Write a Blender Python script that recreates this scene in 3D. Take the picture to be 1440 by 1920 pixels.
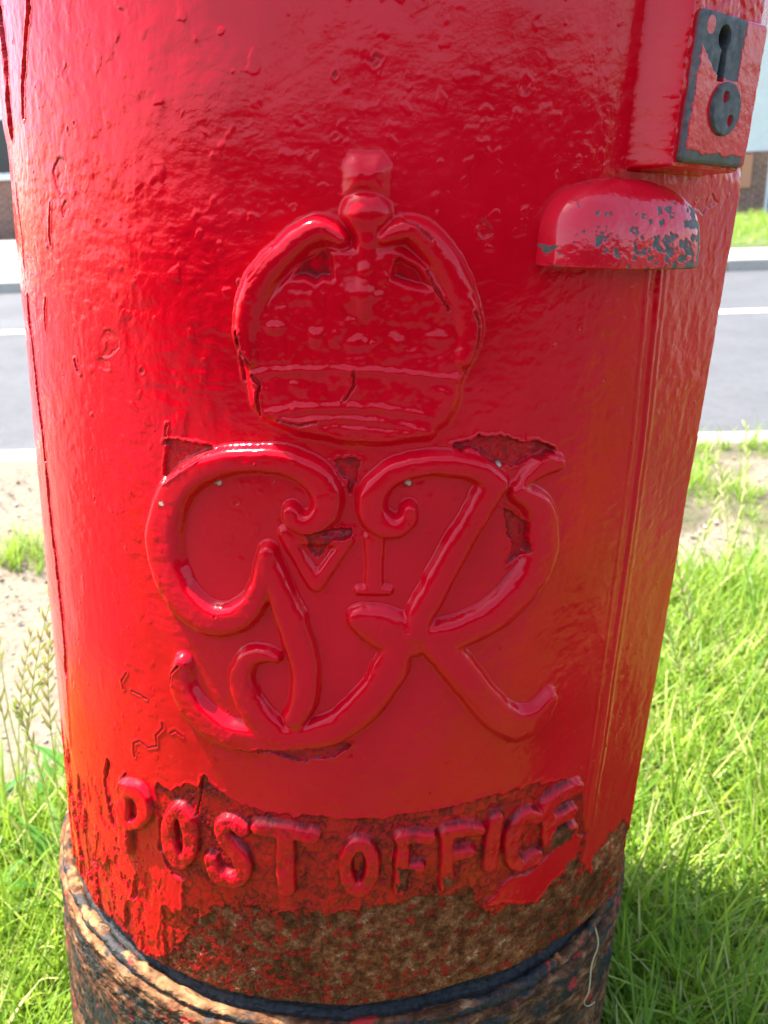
import bpy, math, random
import numpy as np
from mathutils import Matrix, Vector
rad = math.radians
for o in list(bpy.data.objects): bpy.data.objects.remove(o)
scene = bpy.context.scene
COL = scene.collection
random.seed(7); RNG = np.random.default_rng(11)

# ---------------------------------------------------------------- camera, sky, sun, exposure
cam_data = bpy.data.cameras.new('camera')
cam = bpy.data.objects.new('camera', cam_data); COL.objects.link(cam)
cam_data.sensor_fit = 'VERTICAL'; cam_data.sensor_height = 24.0
cam_data.lens = 24.0 * 1650 / 1920
cam_data.clip_start = 0.02; cam_data.clip_end = 2000
cam.matrix_world = Matrix(((0.99942864, 0.03364561, 0.00321981, 0.06433646),
                           (-0.00848573, 0.34198900, -0.93966564, -0.66438639),
                           (-0.03271676, 0.93910143, 0.34207910, 0.81747221),
                           (0, 0, 0, 1)))
cam_data.dof.use_dof = True
cam_data.dof.focus_distance = 0.475
cam_data.dof.aperture_fstop = cam_data.lens / 2.3
scene.camera = cam
SUN_EL, SUN_AZ = rad(63), rad(-108)            # azimuth measured from the box's front, negative = to its left
sv = Vector((math.sin(SUN_AZ) * math.cos(SUN_EL), -math.cos(SUN_AZ) * math.cos(SUN_EL), math.sin(SUN_EL)))
world = bpy.data.worlds.new('World'); scene.world = world; world.use_nodes = True
wn = world.node_tree.nodes; wn.clear()
sky = wn.new('ShaderNodeTexSky'); sky.sky_type = 'NISHITA'; sky.sun_disc = False
sky.sun_elevation = SUN_EL; sky.sun_rotation = math.atan2(sv.x, sv.y)
sky.air_density = 1.0; sky.dust_density = 2.0; sky.ozone_density = 1.0
bg = wn.new('ShaderNodeBackground'); bg.inputs['Strength'].default_value = 0.15
wo = wn.new('ShaderNodeOutputWorld')
world.node_tree.links.new(sky.outputs[0], bg.inputs['Color']); world.node_tree.links.new(bg.outputs[0], wo.inputs['Surface'])
sun_data = bpy.data.lights.new('sun', 'SUN'); sun_data.energy = 5.0; sun_data.angle = rad(0.53); sun_data.color = (1.0, 0.95, 0.87)
sun = bpy.data.objects.new('sun', sun_data); COL.objects.link(sun)
sun.rotation_euler = (-sv).to_track_quat('-Z', 'Y').to_euler()
vs = scene.view_settings
vs.view_transform = 'Standard'; vs.look = 'None'; vs.gamma = 1.0; vs.use_curve_mapping = False
vs.exposure = 1.85
scene.cycles.max_bounces = 8

# ---------------------------------------------------------------- helpers
def tag(o, label=None, cat=None, group=None, kind=None):
    if label: o['label'] = label
    if cat: o['category'] = cat
    if group: o['group'] = group
    if kind: o['kind'] = kind
    return o
def empty(name, loc=(0, 0, 0), rot=(0, 0, 0), parent=None):
    o = bpy.data.objects.new(name, None); COL.objects.link(o); o.location = loc; o.rotation_euler = rot; o.parent = parent
    return o
def link(name, me, mat=None, parent=None):
    o = bpy.data.objects.new(name, me); COL.objects.link(o); o.parent = parent
    if mat: me.materials.append(mat)
    return o
def pyobj(name, verts, faces, mat=None, parent=None, smooth=False):
    me = bpy.data.meshes.new(name); me.from_pydata([tuple(v) for v in verts], [], faces); me.update()
    if smooth: me.shade_smooth()
    return link(name, me, mat, parent)
def box(v, f, x0, x1, y0, y1, z0, z1):
    b = len(v)
    v += [(x0, y0, z0), (x1, y0, z0), (x1, y1, z0), (x0, y1, z0), (x0, y0, z1), (x1, y0, z1), (x1, y1, z1), (x0, y1, z1)]
    f += [(b, b+3, b+2, b+1), (b+4, b+5, b+6, b+7), (b, b+1, b+5, b+4), (b+1, b+2, b+6, b+5), (b+2, b+3, b+7, b+6), (b+3, b, b+4, b+7)]
def boxobj(name, dims, mat, parent=None, bevel=0.0):
    v, f = [], []; box(v, f, *dims); o = pyobj(name, v, f, mat, parent)
    if bevel:
        m = o.modifiers.new('bevel', 'BEVEL'); m.width = bevel; m.segments = 2
    return o

class Mat:
    def __init__(s, name):
        s.m = bpy.data.materials.new(name); s.m.use_nodes = True
        s.n = s.m.node_tree.nodes; s.l = s.m.node_tree.links
        s.b = s.n['Principled BSDF']; s.out = s.n['Material Output']
    def new(s, t, **kw):
        n = s.n.new(t)
        for k, v in kw.items(): setattr(n, k, v)
        return n
    def set(s, sock, v):
        if hasattr(v, 'is_output') or isinstance(v, bpy.types.NodeSocket): s.l.new(v, sock)
        else: sock.default_value = v
    def coord(s, which='Object'):
        if not hasattr(s, 'tc'): s.tc = s.new('ShaderNodeTexCoord')
        return s.tc.outputs[which]
    def attr(s, name):
        n = s.new('ShaderNodeAttribute'); n.attribute_name = name; return n.outputs['Fac']
    def noise(s, scale, detail=4, rough=0.55, vec=None, stretch=None, dist=0.0):
        v = vec or s.coord()
        if stretch:
            mp = s.new('ShaderNodeMapping'); s.l.new(v, mp.inputs['Vector']); mp.inputs['Scale'].default_value = stretch; v = mp.outputs[0]
        n = s.new('ShaderNodeTexNoise'); s.l.new(v, n.inputs['Vector'])
        n.inputs['Scale'].default_value = scale; n.inputs['Detail'].default_value = detail; n.inputs['Roughness'].default_value = rough
        n.inputs['Distortion'].default_value = dist
        return n.outputs['Fac']
    def ramp(s, fac, stops, interp='LINEAR'):
        r = s.new('ShaderNodeValToRGB'); s.l.new(fac, r.inputs[0]); e = r.color_ramp; e.interpolation = interp
        while len(e.elements) < len(stops): e.elements.new(0.5)
        for el, (p, c) in zip(e.elements, stops):
            el.position = p; el.color = (*c, 1) if len(c) == 3 else c
        return r.outputs[0]
    def fr(s, fac, a, b, lo=0.0, hi=1.0):
        n = s.new('ShaderNodeMapRange'); s.l.new(fac, n.inputs[0])
        for i, v in enumerate((a, b, lo, hi)): n.inputs[i+1].default_value = v
        return n.outputs[0]
    def mix(s, fac, a, b, blend='MIX'):
        n = s.new('ShaderNodeMix'); n.data_type = 'RGBA'; n.blend_type = blend
        s.set(n.inputs[0], fac)
        for sock, v in ((n.inputs[6], a), (n.inputs[7], b)):
            s.set(sock, (*v, 1) if isinstance(v, tuple) and len(v) == 3 else v)
        return n.outputs[2]
    def math(s, op, a, b=0.0):
        n = s.new('ShaderNodeMath', operation=op); s.set(n.inputs[0], a); s.set(n.inputs[1], b); return n.outputs[0]
    def bump(s, h, strength=0.3, dist=0.01, prev=None):
        n = s.new('ShaderNodeBump'); s.l.new(h, n.inputs['Height']); n.inputs['Strength'].default_value = strength; n.inputs['Distance'].default_value = dist
        if prev: s.l.new(prev, n.inputs['Normal'])
        return n.outputs[0]
    def done(s, color=None, rough=None, normal=None, **kw):
        if color is not None: s.set(s.b.inputs['Base Color'], (*color, 1) if isinstance(color, tuple) and len(color) == 3 else color)
        if rough is not None: s.set(s.b.inputs['Roughness'], rough)
        if normal is not None: s.l.new(normal, s.b.inputs['Normal'])
        for k, v in kw.items(): s.set(s.b.inputs[k.replace('_', ' ')], v)
        return s.m

# ---------------------------------------------------------------- numpy noise
TAB = [RNG.random((256, 256)).astype(np.float32) for _ in range(8)]
def vnoise(x, y, seed=0):
    t = TAB[seed % 8]; x = x + 17.3 * seed; y = y + 41.7 * seed
    xi = np.floor(x); yi = np.floor(y); fx = (x - xi).astype(np.float32); fy = (y - yi).astype(np.float32)
    xi = xi.astype(np.int32) & 255; yi = yi.astype(np.int32) & 255
    x1 = (xi + 1) & 255; y1 = (yi + 1) & 255
    fx = fx*fx*fx*(fx*(fx*6-15)+10); fy = fy*fy*fy*(fy*(fy*6-15)+10)
    a = t[yi, xi]; b = t[yi, x1]; c = t[y1, xi]; d = t[y1, x1]
    return (a + (b-a)*fx) + ((c + (d-c)*fx) - (a + (b-a)*fx)) * fy - 0.5
def fbm(x, y, oct=4, seed=0, gain=0.5):
    r = 0; amp = 1.0; ca, sa = 0.8, 0.6
    for k in range(oct):
        r = r + amp * vnoise(x, y, seed + k); amp *= gain
        x, y = (x*ca - y*sa) * 2.03, (x*sa + y*ca) * 2.03
    return r
def sstep(a, b, x):
    t = np.clip((x - a) / (b - a), 0, 1); return t*t*(3-2*t)
def blur(a, n, it=2):
    for _ in range(it):
        for ax in (0, 1):
            p = np.pad(a, [(n+1, n) if ax == 0 else (0, 0), (n+1, n) if ax == 1 else (0, 0)], mode='edge')
            c = np.cumsum(p, axis=ax, dtype=np.float64)
            a = ((c[2*n+1:] - c[:-2*n-1]) if ax == 0 else (c[:, 2*n+1:] - c[:, :-2*n-1])) / (2*n+1)
    return a.astype(np.float32)
def catmull(pts, n=5):
    p = np.array(pts, float); q = np.vstack([2*p[0]-p[1], p, 2*p[-1]-p[-2]]); out = []
    for i in range(1, len(q)-2):
        for t in np.arange(n)/n:
            a, b, c, d = q[i-1:i+3]
            out.append(0.5*((2*b)+(c-a)*t+(2*a-5*b+4*c-d)*t*t+(3*b-a-3*c+d)*t**3))
    out.append(p[-1]); return np.array(out)

# ---------------------------------------------------------------- traced relief of the box, mm along the surface and above the ground
T={'G':[[(-36.8,664.0,4.5),(-33.9,658.8,5.9),(-27.2,657.9,6.4),(-19.8,663.5,7.4),(-18.2,672.4,7.9),(-22.1,680.9,8.2),(-29.6,686.8,7.8),(-41.8,690.2,7.2),(-56.1,689.9,6.9),(-71.0,686.8,7.0),(-84.7,680.5,7.5),(-97.2,670.8,8.6),(-106.0,658.0,10.2),(-111.1,641.3,11.8),(-111.2,626.2,12.0),(-106.2,612.1,12.2),(-96.3,600.0,11.5),(-82.5,594.0,10.0),(-68.1,597.9,8.3),(-58.5,607.2,7.3),(-53.4,617.9,6.7),(-50.8,630.9,5.7),(-48.8,640.3,4.4)],[(-48.3,638.5,4.3),(-45.3,626.3,6.8),(-40.3,613.2,8.0),(-34.1,595.5,8.8),(-29.4,579.4,8.3),(-27.7,566.0,7.7),(-29.0,552.1,7.5),(-33.4,541.0,6.7)],[(-44.1,578.2,3.2),(-51.3,579.0,4.7),(-59.8,574.5,6.0),(-64.4,563.9,7.1),(-63.0,552.5,8.3),(-56.8,540.8,9.1),(-47.1,530.6,9.1)],[(-101.5,561.7,5.7),(-103.4,549.8,8.0),(-98.8,537.9,9.8),(-89.2,528.4,10.2),(-76.0,522.7,9.8),(-60.1,522.7,9.2),(-42.8,525.9,8.4),(-25.0,530.1,8.5),(-9.7,536.8,9.3),(3.1,548.6,9.9),(11.6,561.5,9.6),(17.6,574.1,10.0),(20.6,583.1,8.8)]],'V':[[(-40.0,651.2,3.9),(-23.2,624.0,4.3)],[(-7.2,649.3,3.2),(-23.2,624.0,3.9)],[(-35.7,649.1,4.1),(-12.9,649.0,3.0)]],'I':[[(6.3,650.9,5.4),(6.8,637.6,4.5),(7.3,625.2,5.0)],[(-0.7,621.8,2.5),(15.2,621.7,2.5)]],
'R':[[(23.2,668.7,3.6),(22.1,662.2,5.4),(15.3,658.1,6.0),(6.7,661.9,7.3),(3.8,669.7,7.2),(6.2,678.5,6.9),(13.9,687.2,6.4),(24.7,691.2,6.2),(37.6,692.7,6.1),(51.0,691.3,6.2),(61.2,686.7,6.5),(68.8,680.9,6.5)],[(66.9,680.5,8.1),(59.2,665.4,7.9),(51.5,649.6,7.8),(44.6,635.4,7.8),(37.7,619.8,7.8),(32.5,608.2,7.8),(30.2,597.3,7.2)],[(80.7,676.2,5.2),(92.6,668.2,7.4),(98.8,656.1,9.4),(100.2,641.1,10.8),(96.5,627.6,11.1),(87.5,615.7,10.9),(75.2,605.1,10.3),(61.7,598.8,9.7),(50.5,595.3,9.2),(40.3,594.8,8.4)],[(1.4,605.3,7.6),(11.3,600.7,11.4),(21.3,595.3,11.5),(30.4,592.9,10.3)],[(42.7,589.7,8.8),(55.2,575.2,9.3),(66.1,560.2,9.4),(77.4,546.1,9.6),(89.6,534.8,9.8),(100.7,529.9,11.1),(110.7,533.0,9.4),(116.2,541.0,6.4),(117.7,544.7,4.8)]],'flag':[[(82.5,679.6,3.0),(88.4,685.1,4.8),(96.7,689.5,5.3),(104.6,689.8,4.0)]],
'archL':[(-15.2,798.9,3.6),(-19.9,801.3,5.2),(-26.4,801.7,6.0),(-37.6,794.7,6.3),(-48.2,784.2,6.9),(-55.7,771.7,7.6),(-59.3,759.7,7.1),(-60.2,750.0,6.1),(-57.8,741.4,4.2)],'archR':[(4.2,799.8,3.6),(8.7,802.2,5.0),(16.0,804.5,5.4),(24.7,799.4,6.5),(32.9,790.4,7.2),(40.0,779.5,7.4),(44.9,767.5,7.5),(47.0,757.1,6.9),(45.0,746.4,5.6)],'mid':[(-3.1,797.7,5.7),(-3.1,787.0,5.4),(-3.2,776.1,5.3),(-2.8,766.9,4.7)],'orb':[[-4.0,810.4],[8.3,810.9],[-4.4,819.8]],'orbneck':[(-4.0,808.2,10.1),(-3.2,799.5,5.1)],'cross':[(-14.3,830.8),(-11.7,834.4),(1.7,835.0),(5.5,830.8),(5.4,818.1),(-14.0,817.2)],'crownbase':[(-62.4,756.6),(-47.1,777.4),(-30.0,792.9),(-15.1,797.2),(8.9,798.3),(26.2,790.0),(43.0,772.2),(52.6,759.1),(52.1,746.5),(46.8,736.6),(46.6,725.6),(41.9,713.4),(31.7,705.1),(13.7,701.7),(-11.3,700.9),(-34.5,703.7),(-52.2,710.3),(-58.5,717.4),(-61.0,732.3),(-63.6,741.9)],'eyeL':[(-37.9,780.7),(-33.7,788.2),(-22.5,795.0),(-18.6,790.8),(-17.6,780.9),(-22.2,781.5),(-25.9,778.4),(-31.7,781.0)],'eyeR':[(8.3,782.1),(9.4,789.4),(12.0,791.7),(19.7,788.0),(27.9,778.7),(19.3,779.3),(12.6,780.9)],'ridges':[[(-55.8,734.2,2.6),(-35.0,737.3,2.3),(-13.4,738.9,2.1),(11.9,738.4,2.1),(44.8,736.1,2.0)],[(-50.1,713.6,2.8),(-34.7,718.0,2.6),(-12.9,720.9,2.6),(12.8,720.1,2.2),(33.0,716.9,1.8)],[(-46.9,710.1,2.0),(-20.6,713.9,1.8),(-6.7,714.7,1.8),(18.2,712.1,1.8),(34.1,708.2,1.2)]],'lens':[(-34.6,709.3),(-14.6,711.8),(8.3,710.8),(34.4,708.0),(31.7,705.1),(11.6,703.5),(-6.3,703.2),(-24.4,705.5)],
'letters':{'P':[[(-156.0,453.4,5.4),(-157.0,430.2,6.1),(-157.4,406.5,5.8)],[(-155.4,453.0,5.4),(-142.3,456.0,7.0),(-137.0,446.5,6.1),(-140.9,434.7,4.2),(-151.3,426.2,3.5)]],'O':[[(-100.8,441.2,5.3),(-101.1,432.7,5.2),(-102.9,425.0,4.6),(-106.0,419.6,4.2),(-109.7,417.6,6.2),(-113.5,419.5,6.7),(-116.3,424.9,6.5),(-117.7,432.7,6.2),(-117.3,441.4,5.6),(-115.3,449.2,4.8),(-112.0,454.5,4.1),(-108.3,456.3,5.8),(-104.8,454.3,6.1),(-102.1,448.9,5.8),(-100.8,441.2,5.7)]],'S':[[(-65.3,456.9,5.0),(-72.8,459.5,4.9),(-79.2,453.3,4.9),(-74.4,443.8,6.4),(-66.3,433.7,6.4),(-65.3,422.9,4.6),(-73.4,415.6,5.3),(-82.7,418.2,5.5),(-86.5,427.4,4.9)]],'T':[[(-54.7,460.1,4.9),(-38.6,461.5,4.9),(-22.3,460.1,4.9)],[(-38.4,455.4,5.4),(-38.2,437.0,5.8),(-37.7,418.9,5.8)]],'O2':[[(14.4,439.0,4.4),(13.6,431.7,4.5),(11.2,425.9,4.9),(7.9,422.8,5.4),(4.1,423.0,5.3),(0.8,426.5,4.7),(-1.4,432.4,4.4),(-2.2,439.8,4.3),(-1.3,447.1,4.4),(1.0,452.8,4.7),(4.3,455.9,5.1),(8.0,455.7,5.0),(11.2,452.3,4.5),(13.5,446.4,4.3),(14.4,439.0,4.3)]],'F':[[(31.6,459.0,4.1),(31.5,438.7,4.1),(31.4,421.0,4.2)],[(30.1,460.3,4.2),(38.7,460.1,4.2),(48.3,458.5,3.9)],[(32.8,437.2,4.0),(42.3,437.7,4.0)]],'F2':[[(58.6,460.1,4.3),(59.8,438.6,4.4),(60.5,420.3,4.5)],[(57.8,461.1,4.7),(68.4,461.0,4.7),(79.6,458.6,4.0)],[(60.6,443.0,4.1),(74.6,442.8,4.2)]],'I':[[(90.1,463.9,4.8),(89.2,446.3,5.2),(89.3,428.9,4.9)]],'C':[[(122.2,455.7,4.6),(111.6,459.3,5.8),(104.1,450.9,6.1),(103.6,436.5,5.1),(110.6,422.0,4.8),(124.7,423.2,5.9)]],'E':[[(128.4,460.7,5.2),(131.6,444.7,5.4),(135.1,428.3,5.6)],[(129.0,463.2,5.9),(139.6,466.4,6.1),(153.8,466.0,5.8)],[(134.2,447.4,5.4),(152.6,447.1,5.4)],[(136.0,428.9,5.8),(154.2,431.1,6.4)]]},
'chips':[(1.0,[(-108.9,691.7),(-103.0,694.4),(-91.9,693.4),(-79.1,693.2),(-88.9,684.5),(-98.0,678.2),(-108.1,671.1),(-111.1,672.4)]),(1.3,[(43.6,701.5),(55.7,705.1),(69.4,706.1),(82.0,703.2),(97.6,699.8),(102.1,696.0),(90.6,693.4),(77.3,688.2),(66.7,692.3),(58.2,698.3)]),(1.1,[(74.3,666.6),(82.3,662.0),(89.4,657.2),(90.5,642.4),(83.5,635.2),(79.9,632.9),(80.8,645.5),(78.6,656.1)]),(1.1,[(-71.4,514.7),(-44.9,518.9),(-19.7,522.3),(-2.3,525.9),(-10.2,515.2),(-26.7,510.5),(-44.8,514.6),(-62.4,511.8)]),(0.9,[(-17.7,692.2),(-13.2,694.4),(-1.4,693.1),(-4.6,682.0),(-6.1,673.2),(-9.2,681.7)]),(0.9,[(-28.1,651.9),(-16.8,654.7),(-4.7,656.5),(-7.3,651.3),(-16.6,649.7),(-19.3,642.4),(-24.0,640.0),(-27.0,644.9)]),(0.45,[(-155.1,737.6),(-149.1,744.4),(-143.8,746.3),(-138.4,741.7),(-139.2,736.9),(-147.2,731.8),(-154.1,731.2)]),(0.45,[(-158.2,728.9),(-146.9,728.8),(-147.9,724.6),(-158.8,723.7)]),(0.35,[(-110.7,755.8),(-105.6,755.6),(-97.6,743.8),(-104.7,740.4),(-109.3,745.1),(-111.0,750.7)]),(0.5,[(-99.6,769.2),(-95.0,771.4),(-88.6,767.1),(-89.4,763.3),(-94.6,761.6),(-99.0,765.0)]),(0.45,[(-108.2,700.7),(-100.0,703.7),(-88.4,702.9),(-82.5,697.6),(-100.3,695.8),(-107.7,694.6)]),(0.8,[(-5.2,872.4),(-2.5,875.1),(1.2,875.1),(-0.6,872.2),(-3.8,871.0)]),(0.8,[(63.7,867.2),(65.3,871.2),(67.6,869.2),(67.0,865.3),(64.5,864.7)]),(0.7,[(46.0,807.3),(48.2,812.1),(53.9,807.6),(54.7,804.3),(51.1,802.7)]),(0.8,[(-186.9,822.6),(-182.0,829.0),(-173.8,828.5),(-172.7,820.6),(-173.9,812.6),(-181.1,811.7),(-185.7,814.5)]),(0.8,[(-182.3,804.1),(-175.7,807.9),(-175.0,804.4),(-180.5,799.4)]),(0.6,[(-170.7,865.5),(-165.6,872.1),(-162.8,870.4),(-167.5,865.4)]),(0.5,[(-153.1,528.3),(-148.0,539.7),(-136.0,543.0),(-125.0,543.7),(-119.4,540.4),(-129.4,530.9),(-137.2,526.0),(-150.7,524.0)]),(0.6,[(-146.4,490.1),(-140.7,494.2),(-126.6,496.0),(-123.6,505.7),(-114.1,510.2),(-105.2,510.5),(-101.0,507.2),(-112.6,492.6),(-132.5,480.5),(-145.9,478.1)]),(0.9,[(-15.1,522.5),(-8.1,524.4),(-1.0,523.3),(-0.8,517.8),(-10.2,514.4)]),(0.5,[(35.9,830.6),(30.2,824.7),(25.9,822.2),(27.0,827.9),(32.2,830.9)]),(0.7,[(192.3,823.7),(204.6,827.6),(213.2,822.9),(198.0,817.6),(187.7,819.1)]),(0.5,[(218.2,716.2),(231.9,719.0),(288.1,702.8),(251.3,700.7),(227.9,706.5)]),(0.5,[(195.3,780.7),(209.0,783.0),(232.7,774.4),(224.2,770.3),(201.7,773.1)])],
'cracks':[(0.9,3.0,[(-250.3,901.6),(-246.1,883.1),(-246.1,868.6),(-247.2,848.4),(-248.4,840.2)]),(0.7,2.0,[(-252.2,814.7),(-248.6,798.7),(-246.3,787.0),(-248.7,768.7)]),(0.8,3.0,[(-246.9,751.9),(-248.1,735.3),(-244.3,722.8),(-243.5,710.2),(-240.5,684.9),(-237.3,663.6),(-237.3,635.9),(-237.1,628.4),(-235.7,600.0),(-232.4,577.5),(-230.9,548.0),(-230.3,518.3),(-234.5,502.2)]),(0.4,0.8,[(-233.7,496.0),(-236.3,466.8),(-236.8,440.1)]),(1.3,2.2,[(-197.3,906.5),(-199.6,902.1),(-201.5,896.4),(-206.1,886.0),(-211.6,876.5),(-216.6,864.2),(-219.8,850.2)]),(0.5,1.0,[(-209.7,754.7),(-212.8,748.4),(-214.0,736.2)]),(0.4,1.0,[(-192.8,806.6),(-197.2,790.1),(-196.3,784.6)]),(0.4,1.0,[(-179.2,724.6),(-177.0,720.2),(-174.6,718.2)]),(1.2,2.2,[(-174.3,463.4),(-179.7,446.5),(-179.1,436.1),(-176.5,426.6),(-173.3,415.0),(-172.6,413.0)]),(0.5,1.3,[(-194.3,393.6),(-199.5,379.8),(-204.7,360.5)]),(0.6,1.4,[(-221.5,388.7),(-222.0,363.1),(-219.5,344.5),(-224.4,326.9)]),(0.5,1.2,[(-155.0,463.7),(-161.0,455.6),(-165.3,444.7),(-161.6,432.4)]),(0.35,0.7,[(-120.8,514.7),(-119.8,511.3),(-126.1,503.7),(-126.0,496.3),(-133.0,492.4),(-140.7,494.2),(-146.4,490.1),(-146.5,480.1)]),(0.35,0.7,[(-114.1,510.2),(-110.6,512.9),(-105.2,510.5)]),(0.35,0.7,[(-148.0,539.7),(-153.5,532.4),(-152.5,526.9)]),(0.35,0.8,[(-144.9,528.3),(-137.0,528.1),(-132.1,527.4)]),(0.6,1.2,[(-64.0,753.5),(-62.5,745.9),(-57.3,738.5)]),(0.7,1.5,[(-56.8,732.6),(-52.7,728.0),(-53.7,719.9),(-52.7,712.9)]),(0.4,0.8,[(-47.2,793.3),(-53.1,786.1),(-57.6,779.5)]),(0.4,0.8,[(12.1,808.9),(18.7,806.6),(25.5,800.7)]),(0.5,1.0,[(48.3,768.5),(50.7,762.9),(50.7,751.4),(46.7,737.6)]),(0.5,1.0,[(24.6,786.4),(29.9,777.4),(36.3,769.2)]),(0.4,0.9,[(-7.5,738.0),(-6.8,731.2),(-11.0,724.0)]),(0.5,1.0,[(-42.8,711.7),(-32.6,710.0),(-24.6,712.6)]),(0.4,0.8,[(-109.4,546.9),(-108.4,554.4),(-102.4,561.4)]),(0.4,0.8,[(-108.5,694.5),(-108.7,697.9),(-107.4,700.9)]),(0.4,0.9,[(-63.6,753.8),(-63.8,740.7),(-61.8,729.5)]),(0.4,0.8,[(-178.3,725.2),(-177.7,719.6),(-175.9,718.2)]),(0.5,1.0,[(-91.9,485.7),(-94.5,471.3),(-97.2,456.6)]),(0.4,0.9,[(-159.2,456.7),(-163.7,443.1)]),(0.3,0.6,[(13.9,895.5),(18.1,888.5),(21.3,882.1),(26.1,880.3)])],
'band':[(-162.8,454.2),(-157.8,457.8),(-142.8,463.7),(-125.6,468.9),(-116.2,465.5),(-105.4,476.7),(-95.6,476.9),(-91.1,487.0),(-83.1,479.7),(-60.4,472.7),(-30.9,472.6),(-2.4,472.2),(32.1,475.7),(64.8,477.8),(89.1,481.2),(116.0,481.5),(143.4,474.9),(160.5,464.6),(172.7,420.1)],'paintline':[(-238.0,294.6),(-196.1,297.7),(-153.2,313.9),(-116.4,365.5),(-107.0,385.4),(-92.5,393.7),(-71.7,393.9),(-43.4,397.2),(-16.6,399.8),(-3.6,405.0),(16.0,406.1),(35.7,410.6),(59.5,411.2),(77.4,410.5),(86.2,396.0),(96.7,387.3),(112.7,390.1),(130.7,380.9),(138.1,392.2),(150.4,402.7),(163.7,403.4),(176.0,392.2),(174.5,378.3),(156.1,374.8),(159.8,353.1),(166.5,348.2),(178.9,356.8),(192.5,372.0),(204.3,379.7),(204.9,394.9),(245.2,355.6),(287.6,296.5),(285.5,278.1)],'redkeep':[[(-181.2,384.8),(-127.3,418.9),(-117.0,402.5),(-108.5,402.0),(-109.3,380.0),(-118.5,368.9),(-125.0,374.5),(-145.5,361.0),(-164.9,363.0)],[(88.1,393.5),(96.6,403.2),(105.4,411.5),(121.3,411.2),(138.7,417.2),(157.5,425.8),(171.3,418.8),(166.6,403.5),(153.1,396.6),(140.7,389.8),(130.4,380.8),(116.4,388.9),(103.2,391.2)]],'rustkeep':[[(157.8,383.0),(158.1,402.0),(170.8,401.7),(176.2,395.2),(175.6,378.2),(164.7,379.2)],[(129.9,421.0),(130.3,432.2),(137.3,440.6),(151.0,436.5),(156.9,429.0),(151.0,423.1),(139.1,421.8)],[(189.4,388.5),(203.2,392.5),(209.2,394.0),(248.3,355.6),(270.3,303.6),(287.5,282.5),(196.2,353.6)],[(29.8,438.9),(38.4,439.9),(42.3,436.8),(36.0,431.2),(35.9,420.3),(30.0,420.8)],[(55.4,430.4),(64.9,426.7),(64.9,416.6),(57.8,418.0)]],'rim':[(-253.3,353.7),(-243.3,331.3),(-221.8,312.8),(-189.8,317.0),(-162.4,316.0),(-132.0,315.7),(-87.3,316.8),(-54.3,320.1),(-15.0,322.0),(5.7,321.8),(18.8,323.8),(46.7,326.4),(82.8,330.2),(122.0,327.2),(152.0,327.6),(159.3,329.9),(170.9,324.0),(189.8,322.2),(225.0,297.9),(279.7,266.3),(286.5,276.3)],'ridge':[(162.7,795.3),(168.4,737.9),(177.0,644.5),(171.8,587.6),(177.6,489.2),(174.6,445.3),(174.0,419.4)],'ridge2':[(147.0,795.3),(153.0,751.4),(155.4,704.2),(160.5,652.9),(159.7,598.8),(162.2,531.8),(160.9,485.0)],'bosspx':[(127.4,908.1),(137.6,837.7),(170.6,837.3)],'handle':[(79.0,791.4),(78.9,809.2),(91.2,826.3),(109.1,830.7),(140.8,832.2),(181.5,811.4),(188.6,790.2)],'specks':[[-108.7,658.8],[-77.1,674.0],[22.2,681.9],[69.8,691.1]]}


R = 0.240                       # radius of the cast iron body
LEAN = rad(4.5)                 # the old box leans towards the lane's right
PLATE = dict(phi=rad(38), r0=0.262, off=0.0040, zc=0.8718, w=0.0555, h=0.0645)

# ---------------------------------------------------------------- materials of the box
def red_paint(name):
    m = Mat(name)
    rust, grime_shade, old, pale = m.attr('rust'), m.attr('grime_shade'), m.attr('old'), m.attr('pale')
    n1 = m.noise(14, 5); n2 = m.noise(160, 4)
    paint = m.mix(m.fr(n1, .35, .65), (0.56, 0.0006, 0.0080), (0.64, 0.0013, 0.0120))
    oldc = m.mix(m.fr(n2, .3, .7), (0.27, 0.0015, 0.004), (0.42, 0.006, 0.010))
    paint = m.mix(m.fr(m.noise(22, 6, .65, stretch=(1, 1, .45)), .55, .75, 0, .08), paint, (.62, .030, .045))
    paint = m.mix(old, paint, oldc)
    paint = m.mix(pale, paint, (0.55, 0.42, 0.33))
    n3 = m.noise(110, 8, .75); n4 = m.noise(380, 5, .8); n5 = m.noise(30, 4, .6)
    rc = m.ramp(m.math('ADD', m.math('MULTIPLY', n3, .72), m.math('MULTIPLY', n4, .28)),
                [(.36, (.045, .015, .006)), (.45, (.15, .046, .016)), (.52, (.26, .084, .031)), (.58, (.38, .15, .062)), (.66, (.68, .42, .27))])
    rc = m.mix(m.fr(m.noise(20, 5, .6), .46, .60, 0, .65), rc, (.060, .019, .006))
    col = m.mix(rust, paint, rc)
    col = m.mix(grime_shade, col, (.032, .004, .003))
    ro = m.math('ADD', m.fr(m.noise(60, 3), .3, .7, .05, .13), m.fr(m.noise(9, 5, .6), .52, .70, 0, .16))
    ro = m.math('ADD', ro, m.math('MULTIPLY', old, .28)); ro = m.math('ADD', ro, m.math('MULTIPLY', rust, .60)); ro = m.math('ADD', ro, m.math('MULTIPLY', grime_shade, .3))
    ro = m.math('MINIMUM', ro, 0.95)
    b0 = m.bump(m.noise(55, 4, .6, stretch=(4.0, 4.0, 1.0)), .10, .0012)
    b1 = m.bump(m.noise(700, 3, .6), .12, .0006, b0)
    b2 = m.bump(m.math('MULTIPLY', m.noise(900, 5, .7), rust), .8, .0012, b1)
    return m.done(col, ro, b2, Specular_IOR_Level=m.fr(rust, 0, 1, .5, .12), IOR=1.33)
M_PAINT = red_paint('weathered_red_paint')

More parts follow.
